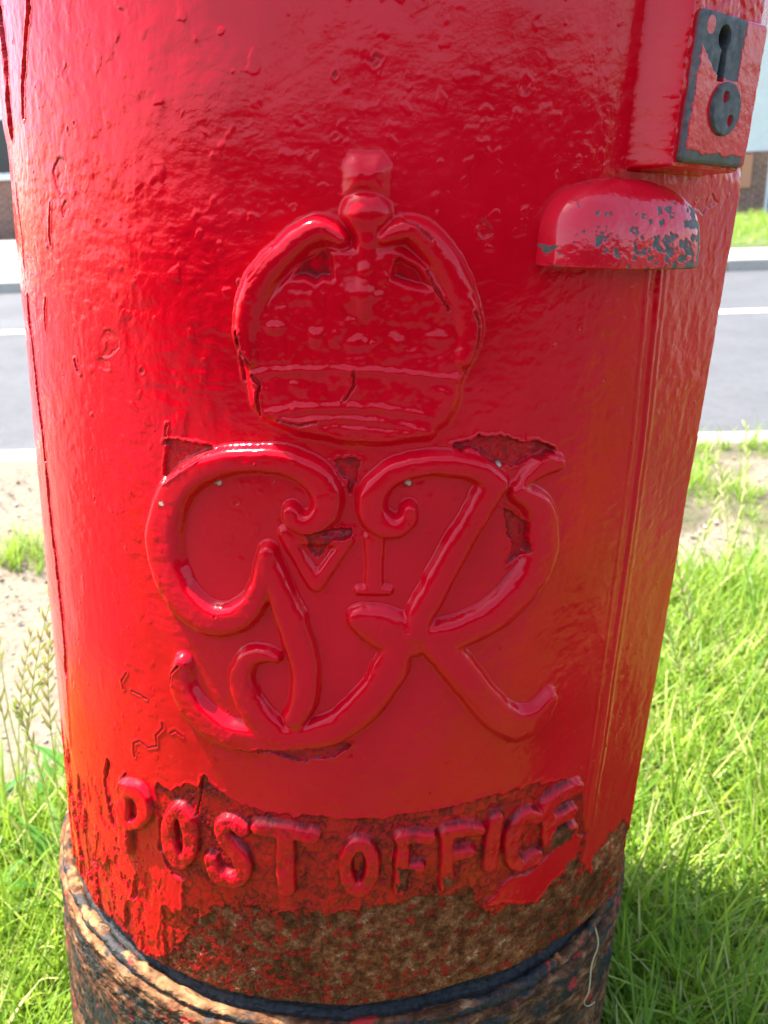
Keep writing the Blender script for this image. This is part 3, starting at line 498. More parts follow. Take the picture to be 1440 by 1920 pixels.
# ---------------------------------------------------------------- finger pull
def metal_paint(name, chips):
    m = Mat(name)
    bare = m.attr('bare'); paint = m.mix(m.fr(m.noise(30, 4), .35, .65), (.58, .003, .014), (.66, .008, .022))
    c1 = m.noise(220, 5, .6)
    met = m.mix(m.fr(c1, .3, .7), (.05, .049, .048), (.14, .136, .13))
    met = m.mix(m.math('MULTIPLY', m.attr('rust'), m.fr(m.noise(150, 6, .7), .35, .65)), met, (.11, .075, .035))
    col = m.mix(bare, paint, met)
    col = m.mix(m.attr('grime_shade'), col, (.012, .007, .005))
    n = m.bump(c1, .15, .0005)
    n = m.bump(m.noise(110, 3, .5), .12, .0010, n)
    return m.done(col, m.fr(bare, 0, 1, .16, .60), n, Specular_IOR_Level=m.fr(bare, 0, 1, .5, .22))
M_METAL = metal_paint('chipped_red_over_iron', True)
def build_handle():
    NU, NV = 260, 170
    sc, hw, z0, hh, pr = HANDLE
    u = np.linspace(-1.0, 1.0, NU)[None, :]; v = np.linspace(-.22, 1.0, NV)[:, None]
    uu = u + 0*v; vv = v + 0*u
    S = sc + hw*uu; vz = np.clip(vv, 0, 1)
    # dome: full width at the lower edge, narrowing upwards
    wv = np.clip(1 - (vz*.985)**4.6, 0.0, 1)**.55
    q = np.abs(uu)/np.maximum(wv, 1e-3)
    off = pr*np.clip(1 - np.clip(q, 0, 1)**4.5, 0, 1)**.42 * np.clip(1-(vz*.985)**2.6, 0, 1)**.60
    Z = z0 + hh*vz
    lipm = vv < 0                                      # turn in under the lip
    off = np.where(lipm, off*(1+vv/.22*1.0) + vv/.22*3.0, off)
    Z = np.where(lipm, z0 + 2.5*np.clip(-vv/.22, 0, 1)**2 - 2.0*np.sin(np.clip(-vv/.06, 0, 1)*math.pi)*.5, Z)
    n1 = fbm(S/6, Z/6, 4, 1); n2 = fbm(S/2.4, Z/2.4, 3, 3)
    e = 1-np.clip(q, 0, 1)
    bare_n = fbm(S/3.2, Z/3.2, 4, 6) + .28*sstep(-.3, .8, uu) + .14*sstep(.75, .15, vz) - .16*sstep(.20, -.6, uu) - .5*sstep(.6, .9, vz)
    bare = sstep(.31, .35, bare_n)
    edge = sstep(.09, .02, np.abs(vv)+.05*n1)*sstep(.2, .75, uu+.4*n1); bare = np.maximum(bare, edge)
    off = off - 2.5*(1-sstep(0, .06, e))*(~lipm) + .35*n1 + .10*n2 - .30*bare*(off > 1)
    rr = R + off/1000; ph = S/(R*1000)
    P = np.stack([rr*np.sin(ph), -rr*np.cos(ph), Z/1000], -1)
    at = dict(bare=bare, rust=.6*edge+.3*bare, grime_shade=.55*sstep(.35, .5, n2)*sstep(.15, .0, e)+.0*bare)
    grid_parts(P, grid_normals(P), np.zeros((NV-1, NU-1), int), {0: 'handle'}, at, M_METAL, lambda k, o: door, {0: 'domed finger pull with chipped red paint'})
HANDLE = (126.5, 47.5, 791.5, 40.0, 25.0)
build_handle()

# ---------------------------------------------------------------- lock plate with keyhole and swung cover
def build_lock():
    w, h = PLATE['w']*1000, PLATE['h']*1000
    NU, NV = 230, 270
    x = np.linspace(-w/2-.01, w/2+.01, NU); y = np.linspace(-h/2-.01, h/2+.01, NV); X, Y = np.meshgrid(x, y)
    rc = 3.2; dx = np.abs(X)-(w/2-rc); dy = np.abs(Y)-(h/2-rc)
    sd = -(np.hypot(np.maximum(dx, 0), np.maximum(dy, 0)) + np.minimum(np.maximum(dx, dy), 0) - rc)   # + inside
    n1 = fbm(X/6, Y/6, 4, 2); n2 = fbm(X/2.2, Y/2.2, 3, 5)
    top = np.sqrt(np.clip(1-(1-np.clip(sd/2.2, 0, 1))**2, 0, 1))*2.2
    H = 5.8 + top*1.0 - 5.0*(sd < .02)
    kx, ky = LOCKKEY
    hole = np.minimum(np.hypot((X-kx)/4.8, (Y-ky)/5.0), np.maximum(np.abs(X-kx-1.0)/(2.2+.5*np.clip((ky-Y-6)/8, 0, 1)), np.abs(Y-(ky-9))/9.0))
    ins = sstep(1.05, .95, hole)
    sx, sy = -w/2+7.5, h/2-6.0                                     # painted screw head
    scr = sstep(1.05, .9, np.hypot((X-sx)/3.4, (Y-sy)/3.9))
    bn = 2.2*n1+.8*n2
    bare = np.zeros_like(X)
    area = np.minimum(np.minimum(X+w/2+1, 8.0-X), np.minimum(Y-5.5, Y-5.5+.75*(X+9))) + 1.0*bn     # keyhole field
    bare = np.maximum(bare, sstep(-.3, .3, area))
    bare = np.maximum(bare, sstep(-.3, .3, 1.9-(X+w/2)+.9*bn))*(H > 5.0)       # left edge
    bare = np.maximum(bare, sstep(-.3, .3, 5.2-(Y+h/2)+.9*bn)*sstep(w/2-1, w/2-7, X))   # foot
    bare = np.maximum(bare, sstep(-.3, .3, 1.3-(w/2-X)+.9*bn))                 # right arris
    if 0: bare = np.maximum(bare, sstep(.52, .56, fbm(X/2.5+5, Y/3.5, 3, 6)+.012*(X-8))*sstep(2, 10, X))
    bare = bare*(1-scr*.9); bare = np.maximum(bare, ins)
    H = H + .40*(1-bare) + .10*(1-bare)*n1 + .08*n1 + .03*n2 - 6.5*ins - .35*scr
    n = np.array([math.sin(PLATE['phi']), -math.cos(PLATE['phi']), 0]); tt = np.array([math.cos(PLATE['phi']), math.sin(PLATE['phi']), 0])
    base = n*(PLATE['r0']-.008) + tt*PLATE['off'] + np.array([0, 0, PLATE['zc']])
    toP = lambda X, Y, H: base + X[..., None]/1000*tt + np.stack([0*Y, 0*Y, Y/1000], -1) + H[..., None]/1000*n
    P = toP(X, Y, H)
    at = dict(bare=bare, rust=sstep(6.5, 2, Y+h/2)*.9, grime_shade=ins*.9)  # keyhole pit coloured almost black
    grid_parts(P, grid_normals(P), np.zeros((NV-1, NU-1), int), {0: 'lock_plate'}, at, M_METAL, lambda k, o: door, {0: 'lock plate of bare dark metal and pink-red paint'})
    # cover disc
    cx, cy, rx, ry = LOCKDISC
    rh = np.linspace(0, 1.0, 60); an = np.linspace(0, 2*math.pi, 121); Rh, A = np.meshgrid(rh, an, indexing='ij')
    X = cx + rx*Rh*np.cos(A); Y = cy + ry*Rh*np.sin(A)
    prf = np.where(Rh < .9, 1.0, np.sqrt(np.clip(1-((Rh-.9)/.1)**2, 0, 1)))
    H = 7.4 + 3.0*prf - 3.0*(Rh > .995)
    holes = np.zeros_like(X)
    for hx, hy in ((-.22, .42), (.32, -.40)):
        holes = np.maximum(holes, sstep(1.15, .85, np.hypot(X-cx-hx*rx, Y-cy-hy*ry)/(.20*rx)))
    H = H - 2.2*holes + .1*fbm(X/2, Y/2, 3, 4)
    P = toP(X, Y, H); at = dict(bare=1-holes*.9, rust=.12+0*X, grime_shade=.25*holes)  # pin holes coloured a little darker
    P = P[::-1]; at = {k: v[::-1] for k, v in at.items()}
    N = grid_normals(P)
    if (N[10, 10]@n) < 0:
        P = P[::-1]; at = {k: v[::-1] for k, v in at.items()}; N = grid_normals(P)
    grid_parts(P, N, np.zeros((59, 120), int), {0: 'keyhole_cover'}, at, M_METAL, lambda k, o: door, {0: 'dark oval keyhole cover with two pin holes'})
LOCKKEY = (-8.0, 22.5); LOCKDISC = (0.0, -7.2, 12.2, 12.0)
build_lock()

# ---------------------------------------------------------------- ground, road and pavements
YAW = -0.04                                                    # the road runs slightly askew to the box
def ground_mat():
    m = Mat('verge_soil_and_gravel')
    g = m.attr('grassy'); n1 = m.noise(9, 6, .65); n2 = m.noise(70, 5, .7); v = m.new('ShaderNodeTexVoronoi'); m.l.new(m.coord(), v.inputs['Vector']); v.inputs['Scale'].default_value = 75
    grav = m.ramp(n2, [(.30, (.085, .070, .050)), (.5, (.16, .135, .10)), (.68, (.24, .205, .155))])
    grav = m.mix(m.fr(v.outputs['Distance'], .25, .6, 0, .5), grav, (.20, .15, .09))
    soil = m.mix(m.fr(n1, .35, .65), (.035, .045, .012), (.09, .075, .03))
    n = m.bump(v.outputs['Distance'], .5, .006); n = m.bump(n2, .5, .01, n)
    return m.done(m.mix(g, grav, soil), .95, n)
def tarmac(name, a, b, sc=120):
    m = Mat(name); n1 = m.noise(sc, 4, .8); n2 = m.noise(1.3, 5, .6); n3 = m.noise(18, 3)
    col = m.mix(m.fr(n1, .35, .65), a, b); col = m.mix(m.fr(n2, .4, .7, 0, .4), col, tuple(x*1.3 for x in b)); col = m.mix(m.fr(n3, .5, .7, 0, .25), col, tuple(x*.6 for x in a))
    return m.done(col, .85, m.bump(n1, .5, .006))
def concrete(name, a, b):
    m = Mat(name); n1 = m.noise(40, 6, .7); n2 = m.noise(3, 4)
    return m.done(m.mix(m.fr(m.math('ADD', m.math('MULTIPLY', n1, .5), m.math('MULTIPLY', n2, .5)), .38, .62), a, b), .9, m.bump(n1, .3, .004))
def sheet(name, x0, x1, y0, y1, z, mat, yaw=YAW):
    o = pyobj(name, [(x0, y0, z), (x1, y0, z), (x1, y1, z), (x0, y1, z)], [(0, 1, 2, 3)], mat); o.rotation_euler.z = yaw
    return tag(o, kind='structure')
M_ROAD = tarmac('road_tarmac', (.045, .046, .05), (.10, .101, .105))
M_PATH = tarmac('path_tarmac', (.04, .04, .043), (.085, .083, .08))
M_CONC = concrete('pale_concrete', (.26, .245, .215), (.38, .36, .32))
M_KERB = concrete('kerb_concrete', (.30, .28, .235), (.42, .39, .33))
def grass_ground(name):
    m = Mat(name); n1 = m.noise(22, 6, .7); n2 = m.noise(1.2, 4)
    c = m.mix(m.fr(n1, .35, .65), (.045, .085, .014), (.12, .17, .03)); c = m.mix(m.fr(n2, .4, .7, 0, .5), c, (.17, .17, .05))
    return m.done(c, .9, m.bump(n1, .8, .05))
M_LAWN = grass_ground('far_lawn')
sheet('ground', -400, 400, -400, 400, -.14, M_LAWN, 0)
sheet('road', -200, 200, 2.30, 9.05, -.095, M_ROAD)
line = Mat('worn_road_paint'); ln1 = line.noise(60, 6, .7)
M_LINE = line.done(line.mix(line.fr(ln1, .28, .36), (.16, .16, .16), line.mix(line.fr(ln1, .4, .7), (.66, .65, .60), (.80, .79, .75))), .7)
sheet('road_line', -200, 200, 5.90, 6.08, -.091, M_LINE)
# verge the box stands on: uneven soil and gravel
def grassy_fn(x, y):
    n = 1.2*fbm(x*3.0+5, y*3.0, 4, 2)
    lim = np.where(x < 0, .40, 1.12) + np.where(x < 0, .16, .30)*n
    g = sstep(lim+.16, lim-.10, y)
    g = np.maximum(g, .75*sstep(1.93+.2*n, 2.02+.2*n, y)*sstep(.6, 1.3, x+.6*n))
    g = np.maximum(g, .8*sstep(.12, .30, n-.9*(x < 0))*sstep(2.3, 1.6, y))
    g = np.maximum(g, .7*sstep(.16, .05, np.hypot((x+.75)*.8, (y-1.35)*1.6)+.1*n))
    return g
def verge():
    xs = np.concatenate([np.linspace(-150, -6, 20), np.linspace(-5.9, -1.6, 60), np.linspace(-1.58, 1.8, 230), np.linspace(1.85, 6, 60), np.linspace(6.5, 150, 20)])
    ys = np.concatenate([np.linspace(-3.2, -1.1, 50), np.linspace(-1.08, 2.17, 220)])
    X, Y = np.meshgrid(xs, ys); g = grassy_fn(X, Y)
    Z = .012*fbm(X*4, Y*4, 4, 1) + .006*fbm(X*25, Y*25, 3, 3)*(1-g) + .012*g
    Z = Z*sstep(2.17, 2.0, Y) - .004
    P = np.stack([X, Y, Z], -1)
    o = grid_parts(P, grid_normals(P), np.zeros((len(ys)-1, len(xs)-1), int), {0: 'verge'}, dict(grassy=g), ground_mat(), lambda k, o: None, {})[0]
    o.rotation_euler.z = YAW; tag(o, kind='structure')
verge()
def kerb(name, x0, x1, y0, y1, zt):
    k = empty(name); k.rotation_euler.z = YAW; tag(k, kind='structure')
    v, f = [], []; box(v, f, 0, .905, 0, y1-y0, -.25, zt)
    me = bpy.data.meshes.new('kerbstone'); me.from_pydata(v, [], f); me.update(); me.materials.append(M_KERB)
    x = x0
    while x < x1:
        o = bpy.data.objects.new('kerbstone', me); COL.objects.link(o); o.parent = k; o.location = (x, y0+random.uniform(-.004, .004), random.uniform(-.004, .004)); o.rotation_euler.z = random.uniform(-.003, .003)
        b = o.modifiers.new('bevel', 'BEVEL'); b.width = .014; b.segments = 2
        x += .915
kerb('near_kerb', -9.1, 9.2, 2.17, 2.305, .006)
kerb('far_kerb', -14, 14, 9.05, 9.18, .03)
sheet('far_pavement', -200, 200, 9.18, 10.75, .02, M_CONC)
sheet('footpath', -200, 200, -2.45, -.74, .030, M_PATH)
sheet('driveway', -30, -3.5, 10.75, 21.0, .015, M_CONC)
sheet('far_lawn', -3.5, 60, 10.75, 21.4, .03, M_LAWN)

# ---------------------------------------------------------------- houses across the road
def brick_mat():
    m = Mat('red_brick'); mp = m.new('ShaderNodeMapping'); m.l.new(m.coord(), mp.inputs['Vector']); mp.inputs['Rotation'].default_value = (rad(90), 0, 0)
    b = m.new('ShaderNodeTexBrick'); m.l.new(mp.outputs[0], b.inputs['Vector'])
    b.inputs['Color1'].default_value = (.17, .055, .035, 1); b.inputs['Color2'].default_value = (.26, .10, .06, 1); b.inputs['Mortar'].default_value = (.34, .30, .25, 1)
    b.inputs['Scale'].default_value = 1.0; b.inputs['Brick Width'].default_value = .225; b.inputs['Row Height'].default_value = .075; b.inputs['Mortar Size'].default_value = .010
    return m.done(m.mix(m.fr(m.noise(7, 4), .35, .7, 0, .4), b.outputs['Color'], (.13, .05, .035)), .9, m.bump(b.outputs['Fac'], -.4, .01))
M_BRICK = brick_mat()
M_RENDER = concrete('pale_render', (.60, .60, .62), (.70, .70, .72))
M_TILE = concrete('brown_roof_tile', (.10, .055, .04), (.16, .09, .065))
M_WHITE = Mat('white_upvc').done((.75, .75, .75), .35)
M_GLASS = Mat('dark_window_glass').done((.02, .024, .03), .05)
M_TERRA = Mat('terracotta_panel').done((.50, .22, .13), .8)
M_DOOR = Mat('dark_blue_door').done((.02, .03, .05), .4)
def house(label, x0, x1, y, wins, doors, plinth):
    h = empty('house', ((x0+x1)/2, y, 0), (0, 0, YAW)); tag(h, label, 'house'); cx = (x0+x1)/2; x0 -= cx; x1 -= cx
    boxobj('brick_wall', (x0, x1, 0, 7.0, -.12, plinth), M_BRICK, h)
    boxobj('rendered_wall', (x0+.03, x1-.03, .03, 6.97, plinth, 5.2), M_RENDER, h)
    v = [(x0-.3, -.35, 5.1), (x1+.3, -.35, 5.1), (x1+.3, 7.35, 5.1), (x0-.3, 7.35, 5.1), (x0+2.5, 3.5, 7.4), (x1-2.5, 3.5, 7.4)]
    pyobj('roof', v, [(0, 1, 5, 4), (1, 2, 5), (2, 3, 4, 5), (3, 0, 4), (0, 3, 2, 1)], M_TILE, h)
    for wx, wz, ww, wh in wins:
        wx -= cx
        w = boxobj('window', (wx, wx+ww, -.04, .10, wz, wz+wh), M_WHITE, h)
        for k in range(2): boxobj('pane', (wx+.07+k*ww/2, wx+ww/2-.05+k*ww/2, -.046, .02, wz+.08, wz+wh-.08), M_GLASS, w)
        boxobj('sill', (wx-.08, wx+ww+.08, -.12, .06, wz-.07, wz-.004), M_WHITE, w)
    for dx, dz, dw, dh, mt in doors:
        dx -= cx; d = boxobj('door', (dx, dx+dw, -.05, .10, dz, dz+dh), mt, h)
        boxobj('frame', (dx-.07, dx+dw+.07, -.03, .08, dz, dz+dh+.07), M_WHITE, d)
    return h
house('house with a wide dark window over brick, beyond the concrete driveway', -17.0, -4.2, 22.4,
      [(-10.6, 1.45, 2.6, 1.35), (-15.0, 1.45, 2.0, 1.35), (-7.2, 1.45, 1.6, 1.35), (-10.4, 3.7, 2.0, 1.1)], [(-12.3, 0, .9, 2.05, M_DOOR)], 1.38)
hr = house('house with pale rendered wall over a brick plinth, behind the far lawn', 4.0, 18.0, 21.6,
      [(11.6, 1.75, 2.4, 1.3), (5.0, 1.75, 1.8, 1.3), (12.0, 3.8, 1.8, 1.1)], [(9.45, -.05, .95, 2.1, M_DOOR)], 1.42)
tp = boxobj('wall_panel', (8.35-11, 8.98-11, -.06, .05, .62, 1.36), M_TERRA, hr)

# ---------------------------------------------------------------- grass
def leaf_mat(name, dark, light, dry, trans=.42):
    m = Mat(name); t = m.attr('tint'); oi = m.new('ShaderNodeObjectInfo')
    col = m.mix(t, dark, light); col = m.mix(m.fr(m.math('ADD', m.math('MULTIPLY', oi.outputs['Random'], .5), m.math('MULTIPLY', t, .5)), .70, .82), col, dry)
    m.done(col, .38, Specular_IOR_Level=.35)
    tr = m.new('ShaderNodeBsdfTranslucent'); m.l.new(m.mix(.5, col, light), tr.inputs['Color'])
    mx = m.new('ShaderNodeMixShader'); mx.inputs[0].default_value = trans
    m.l.new(m.b.outputs[0], mx.inputs[1]); m.l.new(tr.outputs[0], mx.inputs[2]); m.l.new(mx.outputs[0], m.out.inputs['Surface'])
    return m.m
M_GRASS = leaf_mat('grass_blades', (.055, .16, .010), (.40, .56, .055), (.60, .54, .24))
M_STALK = leaf_mat('ripening_grass_stalk', (.34, .42, .10), (.66, .72, .30), (.68, .62, .36), .5)
M_WEED = leaf_mat('broad_weed_leaf', (.05, .19, .02), (.13, .33, .05), (.16, .30, .05), .4)
def blade(V, Fc, TT, base, az, L, w, lean, curl, segs=5, fold=.25):
    d = np.array([math.cos(az), math.sin(az), 0]); sd = np.array([-math.sin(az), math.cos(az), 0]); p = np.array(base, float); ang = lean; b = len(V); tint = random.random()
    for i in range(segs+1):
        t = i/segs; ww = w*(1-t**2.2)*(.55+.45*min(1, t*4))
        up = np.array([0, 0, 1.0]); dirv = d*math.sin(ang) + up*math.cos(ang); nrm = d*math.cos(ang) - up*math.sin(ang)
        if i < segs: V += [tuple(p - sd*ww/2 + nrm*fold*ww), tuple(p), tuple(p + sd*ww/2 + nrm*fold*ww)]; TT += [tint*.8+.2*t]*3
        else: V.append(tuple(p)); TT.append(tint*.8+.2)
        p = p + dirv*L/segs; ang += curl/segs
    for i in range(segs-1):
        a = b+3*i; Fc += [(a, a+1, a+4, a+3), (a+1, a+2, a+5, a+4)]
    a = b+3*(segs-1); e = a+3; Fc += [(a, a+1, e), (a+1, a+2, e)]
def leafmesh(name, V, Fc, TT, mat):
    me = bpy.data.meshes.new(name); me.from_pydata(V, [], Fc); me.update(); me.shade_smooth()
    a = me.attributes.new('tint', 'FLOAT', 'POINT'); a.data.foreach_set('value', np.array(TT, np.float32)); me.materials.append(mat); return me
def tuft(n, Lr, wr, spread):
    V, Fc, TT = [], [], []
    for _ in range(n):
        a = random.uniform(0, 6.28); r = random.uniform(0, spread)
        blade(V, Fc, TT, (r*math.cos(a), r*math.sin(a), -.01), random.uniform(0, 6.28), random.uniform(*Lr), random.uniform(*wr), random.uniform(.05, .55), random.uniform(.2, 1.7))
    return V, Fc, TT
def scatter(name, sources, pts, rots, scales, label, cat):
    me = bpy.data.meshes.new(name); me.vertices.add(len(pts)); me.vertices.foreach_set('co', np.asarray(pts, np.float32).ravel()); me.update()
    for an, ty, dat in (('rot', 'FLOAT_VECTOR', rots), ('scl', 'FLOAT', scales)):
        a = me.attributes.new(an, ty, 'POINT'); a.data.foreach_set('vector' if ty == 'FLOAT_VECTOR' else 'value', np.asarray(dat, np.float32).ravel())
    a = me.attributes.new('pick', 'INT', 'POINT'); a.data.foreach_set('value', RNG.integers(0, len(sources), len(pts)).astype(np.int32))
    o = link(name, me); tag(o, label, cat, kind='stuff')
    ng = bpy.data.node_groups.new(name, 'GeometryNodeTree')
    ng.interface.new_socket('Geometry', in_out='INPUT', socket_type='NodeSocketGeometry'); ng.interface.new_socket('Geometry', in_out='OUTPUT', socket_type='NodeSocketGeometry')
    N = ng.nodes; L = ng.links; gi = N.new('NodeGroupInput'); go = N.new('NodeGroupOutput')
    j = N.new('GeometryNodeGeometryToInstance')
    for s in sources:
        oi = N.new('GeometryNodeObjectInfo'); oi.inputs['Object'].default_value = s; L.new(oi.outputs['Geometry'], j.inputs[0])
    ip = N.new('GeometryNodeInstanceOnPoints'); L.new(gi.outputs[0], ip.inputs['Points']); L.new(j.outputs[0], ip.inputs['Instance']); ip.inputs['Pick Instance'].default_value = True
    def at(nm, ty):
        n = N.new('GeometryNodeInputNamedAttribute'); n.data_type = ty; n.inputs['Name'].default_value = nm; return n.outputs['Attribute']
    L.new(at('pick', 'INT'), ip.inputs['Instance Index']); L.new(at('scl', 'FLOAT'), ip.inputs['Scale'])
    er = N.new('FunctionNodeEulerToRotation'); L.new(at('rot', 'FLOAT_VECTOR'), er.inputs[0]); L.new(er.outputs[0], ip.inputs['Rotation'])
    L.new(ip.outputs[0], go.inputs[0])
    md = o.modifiers.new('scatter', 'NODES'); md.node_group = ng
    return o
def source(name, me): return bpy.data.objects.new(name, me)          # kept out of the scene, only instanced
G_SRC = [source('grass_tuft', leafmesh('grass_tuft', *tuft(15, (.05, .145), (.0020, .0044), .022), M_GRASS)) for _ in range(6)] + \
        [source('grass_tuft', leafmesh('grass_tuft', *tuft(7, (.09, .20), (.0038, .0080), .02), M_GRASS)) for _ in range(3)]
def pick(n, x0, x1, y0, y1, dens=None, hole=.262):
    x = RNG.uniform(x0, x1, n); y = RNG.uniform(y0, y1, n); k = np.hypot(x-.0, y) > hole
    k &= RNG.random(n) < grassy_fn(x, y)**1.3
    if dens is not None: k &= RNG.random(n) < dens(x, y)
    return np.stack([x[k], y[k], 0*x[k]], 1)
ra = RNG.uniform(rad(55), rad(310), 420); rr_ = .262+.13*RNG.random(420)**1.5; ring = np.stack([rr_*np.sin(ra), -rr_*np.cos(ra), 0*ra], 1)
near = pick(13000, -1.0, 1.35, -.45, 1.0); mid = pick(5000, -1.6, 2.4, .6, 2.12); back = pick(5000, -2.6, 3.0, -.74, -.4)
P = np.concatenate([near, mid, back, ring]); n = len(P)
rots = np.stack([RNG.normal(0, .14, n), RNG.normal(0, .14, n), RNG.uniform(0, 6.28, n)], 1)
scl = RNG.uniform(.65, 1.15, n)*np.where(P[:, 1] > 1.0, .75, 1.0)
g = scatter('verge_grass', G_SRC, P, rots, scl, 'long green grass growing round the foot of the post box', 'grass')
far = np.stack([RNG.uniform(2, 16, 5000), RNG.uniform(10.8, 21, 5000), np.full(5000, .03)], 1)
scatter('far_grass', G_SRC, far, np.stack([0*far[:, 0], 0*far[:, 0], RNG.uniform(0, 6.28, 5000)], 1), RNG.uniform(.8, 1.8, 5000), 'sunlit rough grass of the lawn across the road', 'grass')
# hedging added unseen behind the camera so the paint reflects something dark
def added_hedge():
    root = empty('added_hedge', (0, -3.6, 0), (0, 0, YAW)); tag(root, 'clipped evergreen hedging, added out of view to darken the box reflections', 'added_hedge')
    m = leaf_mat('added_hedge_leaf', (.018, .045, .012), (.05, .11, .025), (.06, .10, .03), .25)
    V, Fc, TT = [], [], []
    n = 16000; x = RNG.uniform(-9, 9, n); face = RNG.random(n); y = np.where(face < .75, .55, RNG.uniform(-.5, .55, n)); z = np.where(face < .75, RNG.uniform(.02, 1.25, n), 1.25)
    y = y + .10*fbm(x*2, z*2, 3, 1) + RNG.normal(0, .05, n); z = z + .06*fbm(x*2, y*2, 3, 3)*(face >= .75) + RNG.normal(0, .02, n)
    for i in range(n):
        a, b = random.uniform(0, 6.28), random.uniform(-.6, .9); L = random.uniform(.05, .085); d = np.array([math.cos(a)*math.cos(b), abs(math.sin(a))*math.cos(b), math.sin(b)]); s = np.cross(d, (.3, .2, .93)); s = s/np.linalg.norm(s)*L*.32
        p = np.array([x[i], y[i], z[i]]); q = len(V); V += [tuple(p), tuple(p+d*L*.5+s), tuple(p+d*L), tuple(p+d*L*.5-s)]; Fc.append((q, q+1, q+2, q+3)); TT += [random.random()]*4
    link('foliage', leafmesh('foliage', V, Fc, TT, m), None, root)
    boxobj('added_hedge_core', (-9, 9, -.5, .46, -.05, 1.17), Mat('added_hedge_interior').done((.012, .016, .008), .95), root)
added_hedge()
# gravel stones
def stone(seed):
    import bmesh
    bm = bmesh.new(); bmesh.ops.create_icosphere(bm, subdivisions=1, radius=1); rr = random.Random(seed)
    for v in bm.verts: v.co *= rr.uniform(.75, 1.15); v.co.z *= .6
    me = bpy.data.meshes.new('pebble'); bm.to_mesh(me); bm.free(); me.materials.append(M_STONE); return source('pebble', me)
st = Mat('pebble_stone'); so = st.new('ShaderNodeObjectInfo')
M_STONE = st.done(st.ramp(so.outputs['Random'], [(0, (.12, .10, .08)), (.4, (.24, .20, .16)), (.75, (.36, .32, .27)), (1, (.24, .15, .10))]), .85)
n = 6500; gp = np.stack([RNG.uniform(-1.7, 2.2, n), RNG.uniform(.35, 2.15, n), np.zeros(n)], 1)
kk = (RNG.random(n) > grassy_fn(gp[:, 0], gp[:, 1])) & (np.hypot(gp[:, 0], gp[:, 1]) > .3); gp = gp[kk]; n = len(gp)
scatter('gravel', [stone(i) for i in range(5)], gp, RNG.uniform(0, 6.28, (n, 3))*np.array([.1, .1, 1]), .0025+.0065*RNG.random(n)**3, 'pale loose gravel and dry soil between the grass and the kerb', 'gravel')

# ---------------------------------------------------------------- ripe ryegrass stalks and broad-leaved weeds standing out of the grass
def stalk(loc, h, lean, az, n_sp, label):
    root = empty('grass_stalk', loc, (0, 0, az)); tag(root, label, 'grass stalk', 'ripe grass stalks by the post box')
    V, Fc, TT = [], [], []; rings = []; pts = []
    for i in range(13):
        t = i/12; pts.append(np.array([lean*h*t**1.8, .01*math.sin(t*5), h*t*(1-.12*lean*t)]))
    for i, p in enumerate(pts):
        r = .0013*(1-.5*i/12)
        for k in range(5): V.append((p[0]+r*math.cos(k*1.2566), p[1]+r*math.sin(k*1.2566), p[2])); TT.append(.25)
    for i in range(12):
        for k in range(5): a = i*5+k; b = i*5+(k+1) % 5; Fc.append((a, b, b+5, a+5))
    link('stem', leafmesh('stem', V, Fc, TT, M_STALK), None, root)
    V, Fc, TT = [], [], []
    for j in range(n_sp):
        t = .60+.40*j/n_sp; i = min(int(t*12), 11); p = pts[i]+(pts[i+1]-pts[i])*(t*12-i); sgn = 1 if j % 2 else -1
        ln = .025*(1-.35*j/n_sp)*random.uniform(.85, 1.15)
        ax = (pts[i+1]-pts[i]); ax /= np.linalg.norm(ax); sd = np.array([ax[2], 0, -ax[0]]); d = ax*.88 + sd*sgn*.42; wv = np.array([0, 1, 0]); b = len(V)
        for tt, ww in ((0, .0012), (.3, .0030), (.65, .0026), (1, .0003)):
            c = p + d*ln*tt
            V += [tuple(c - wv*ww), tuple(c + sd*sgn*ww*.8), tuple(c + wv*ww), tuple(c - sd*sgn*ww*.5)]; TT += [.75+.25*random.random()]*4
        for q in range(3):
            for k in range(4): a = b+q*4+k; e = b+q*4+(k+1) % 4; Fc.append((a, e, e+4, a+4))
    link('seed_head', leafmesh('seed_head', V, Fc, TT, M_STALK), None, root)
LS = 'ripe ryegrass stalk left of the post box, rising before the gravel'
for (x, y, h, le, az) in [(-.40, .22, .43, .22, .1), (-.385, .23, .41, .06, 3.0), (-.425, .26, .36, .28, .2), (-.37, .25, .37, .14, -.2), (-.44, .30, .34, .2, .1), (-.36, .32, .30, .25, .5), (-.33, .20, .28, .2, 2.8), (-.47, .42, .36, .1, 2.6)]:
    stalk((x, y, 0), h, le, az, 13, LS)
LR = 'ripe grass stalk standing in the lawn right of the post box'
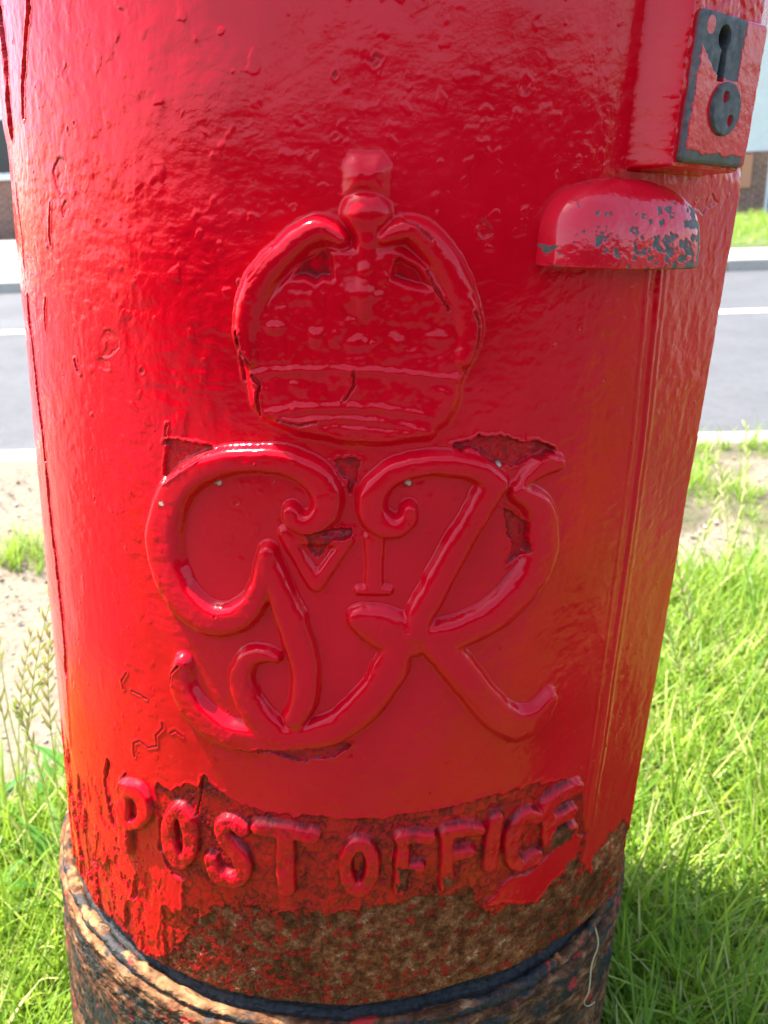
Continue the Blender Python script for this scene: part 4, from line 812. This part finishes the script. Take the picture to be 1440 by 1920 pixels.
for (x, y, h, le, az) in [(.62, .80, .34, .2, .7), (.78, .95, .38, .15, 1.9), (.53, .52, .33, .15, 3.4), (.90, 1.05, .36, .2, .2), (.50, .42, .27, .25, 2.8), (.56, .42, .27, .4, .4), (.60, .62, .36, .12, 1.0), (.68, .74, .36, .2, 2.2)]:
    stalk((x, y, 0), h, le, az, 12, LR)
def weed(loc, n, L, w, label, grp):
    root = empty('broadleaf_weed', loc, (0, 0, random.uniform(0, 6))); tag(root, label, 'weed', grp)
    for i in range(n):
        V, Fc, TT = [], [], []; blade(V, Fc, TT, (0, 0, -.005), i*2.4+random.uniform(-.3, .3), L*random.uniform(.7, 1.1), w*random.uniform(.8, 1.1), random.uniform(.3, .9), random.uniform(.5, 1.0), 7, .18)
        link('leaf', leafmesh('leaf', V, Fc, TT, M_WEED), None, root)
for loc in [(-.46, .16, 0), (-.40, .30, 0), (-.55, .36, 0), (-.36, .42, 0), (-.33, .20, 0)]:
    weed(loc, 8, .15, .036, 'broad-leaved green weed in the long grass left of the base', 'weeds left of the base')
for loc in [(.48, .34, 0), (.66, .66, 0), (.80, .50, 0)]:
    weed(loc, 6, .10, .024, 'small broad-leaved weed in the lawn right of the base', 'weeds right of the base')
# a dry stem caught on the plinth
def dry_stem():
    pts = catmull([(191.8, 331), (199.0, 310.3), (199.6, 295.0), (197.7, 281.0), (195.8, 266.8), (195.2, 256.7), (202.0, 246.0), (211, 244)], 4)
    V, Fc = [], []
    for i, (s, z) in enumerate(pts):
        a = s/240.0; r = .2490 + .0012*math.sin(i*.5); c = np.array([r*math.sin(a), -r*math.cos(a), z/1000]); t = np.array([math.cos(a), math.sin(a), 0]); nn = np.array([math.sin(a), -math.cos(a), 0])
        w = .0007*(1-.4*i/len(pts))
        for k in range(5): V.append(tuple(c + w*(t*math.cos(k*1.2566) + nn*math.sin(k*1.2566))))
    for i in range(len(pts)-1):
        for k in range(5): a = i*5+k; b = i*5+(k+1) % 5; Fc.append((a, b, b+5, a+5))
    o = pyobj('dry_grass_stem', V, Fc, Mat('straw').done((.50, .42, .24), .7), None, True); o.rotation_euler = (0, LEAN, 0)
    tag(o, 'pale dry grass stem hanging bent over the rusty plinth', 'grass stem')
dry_stem()
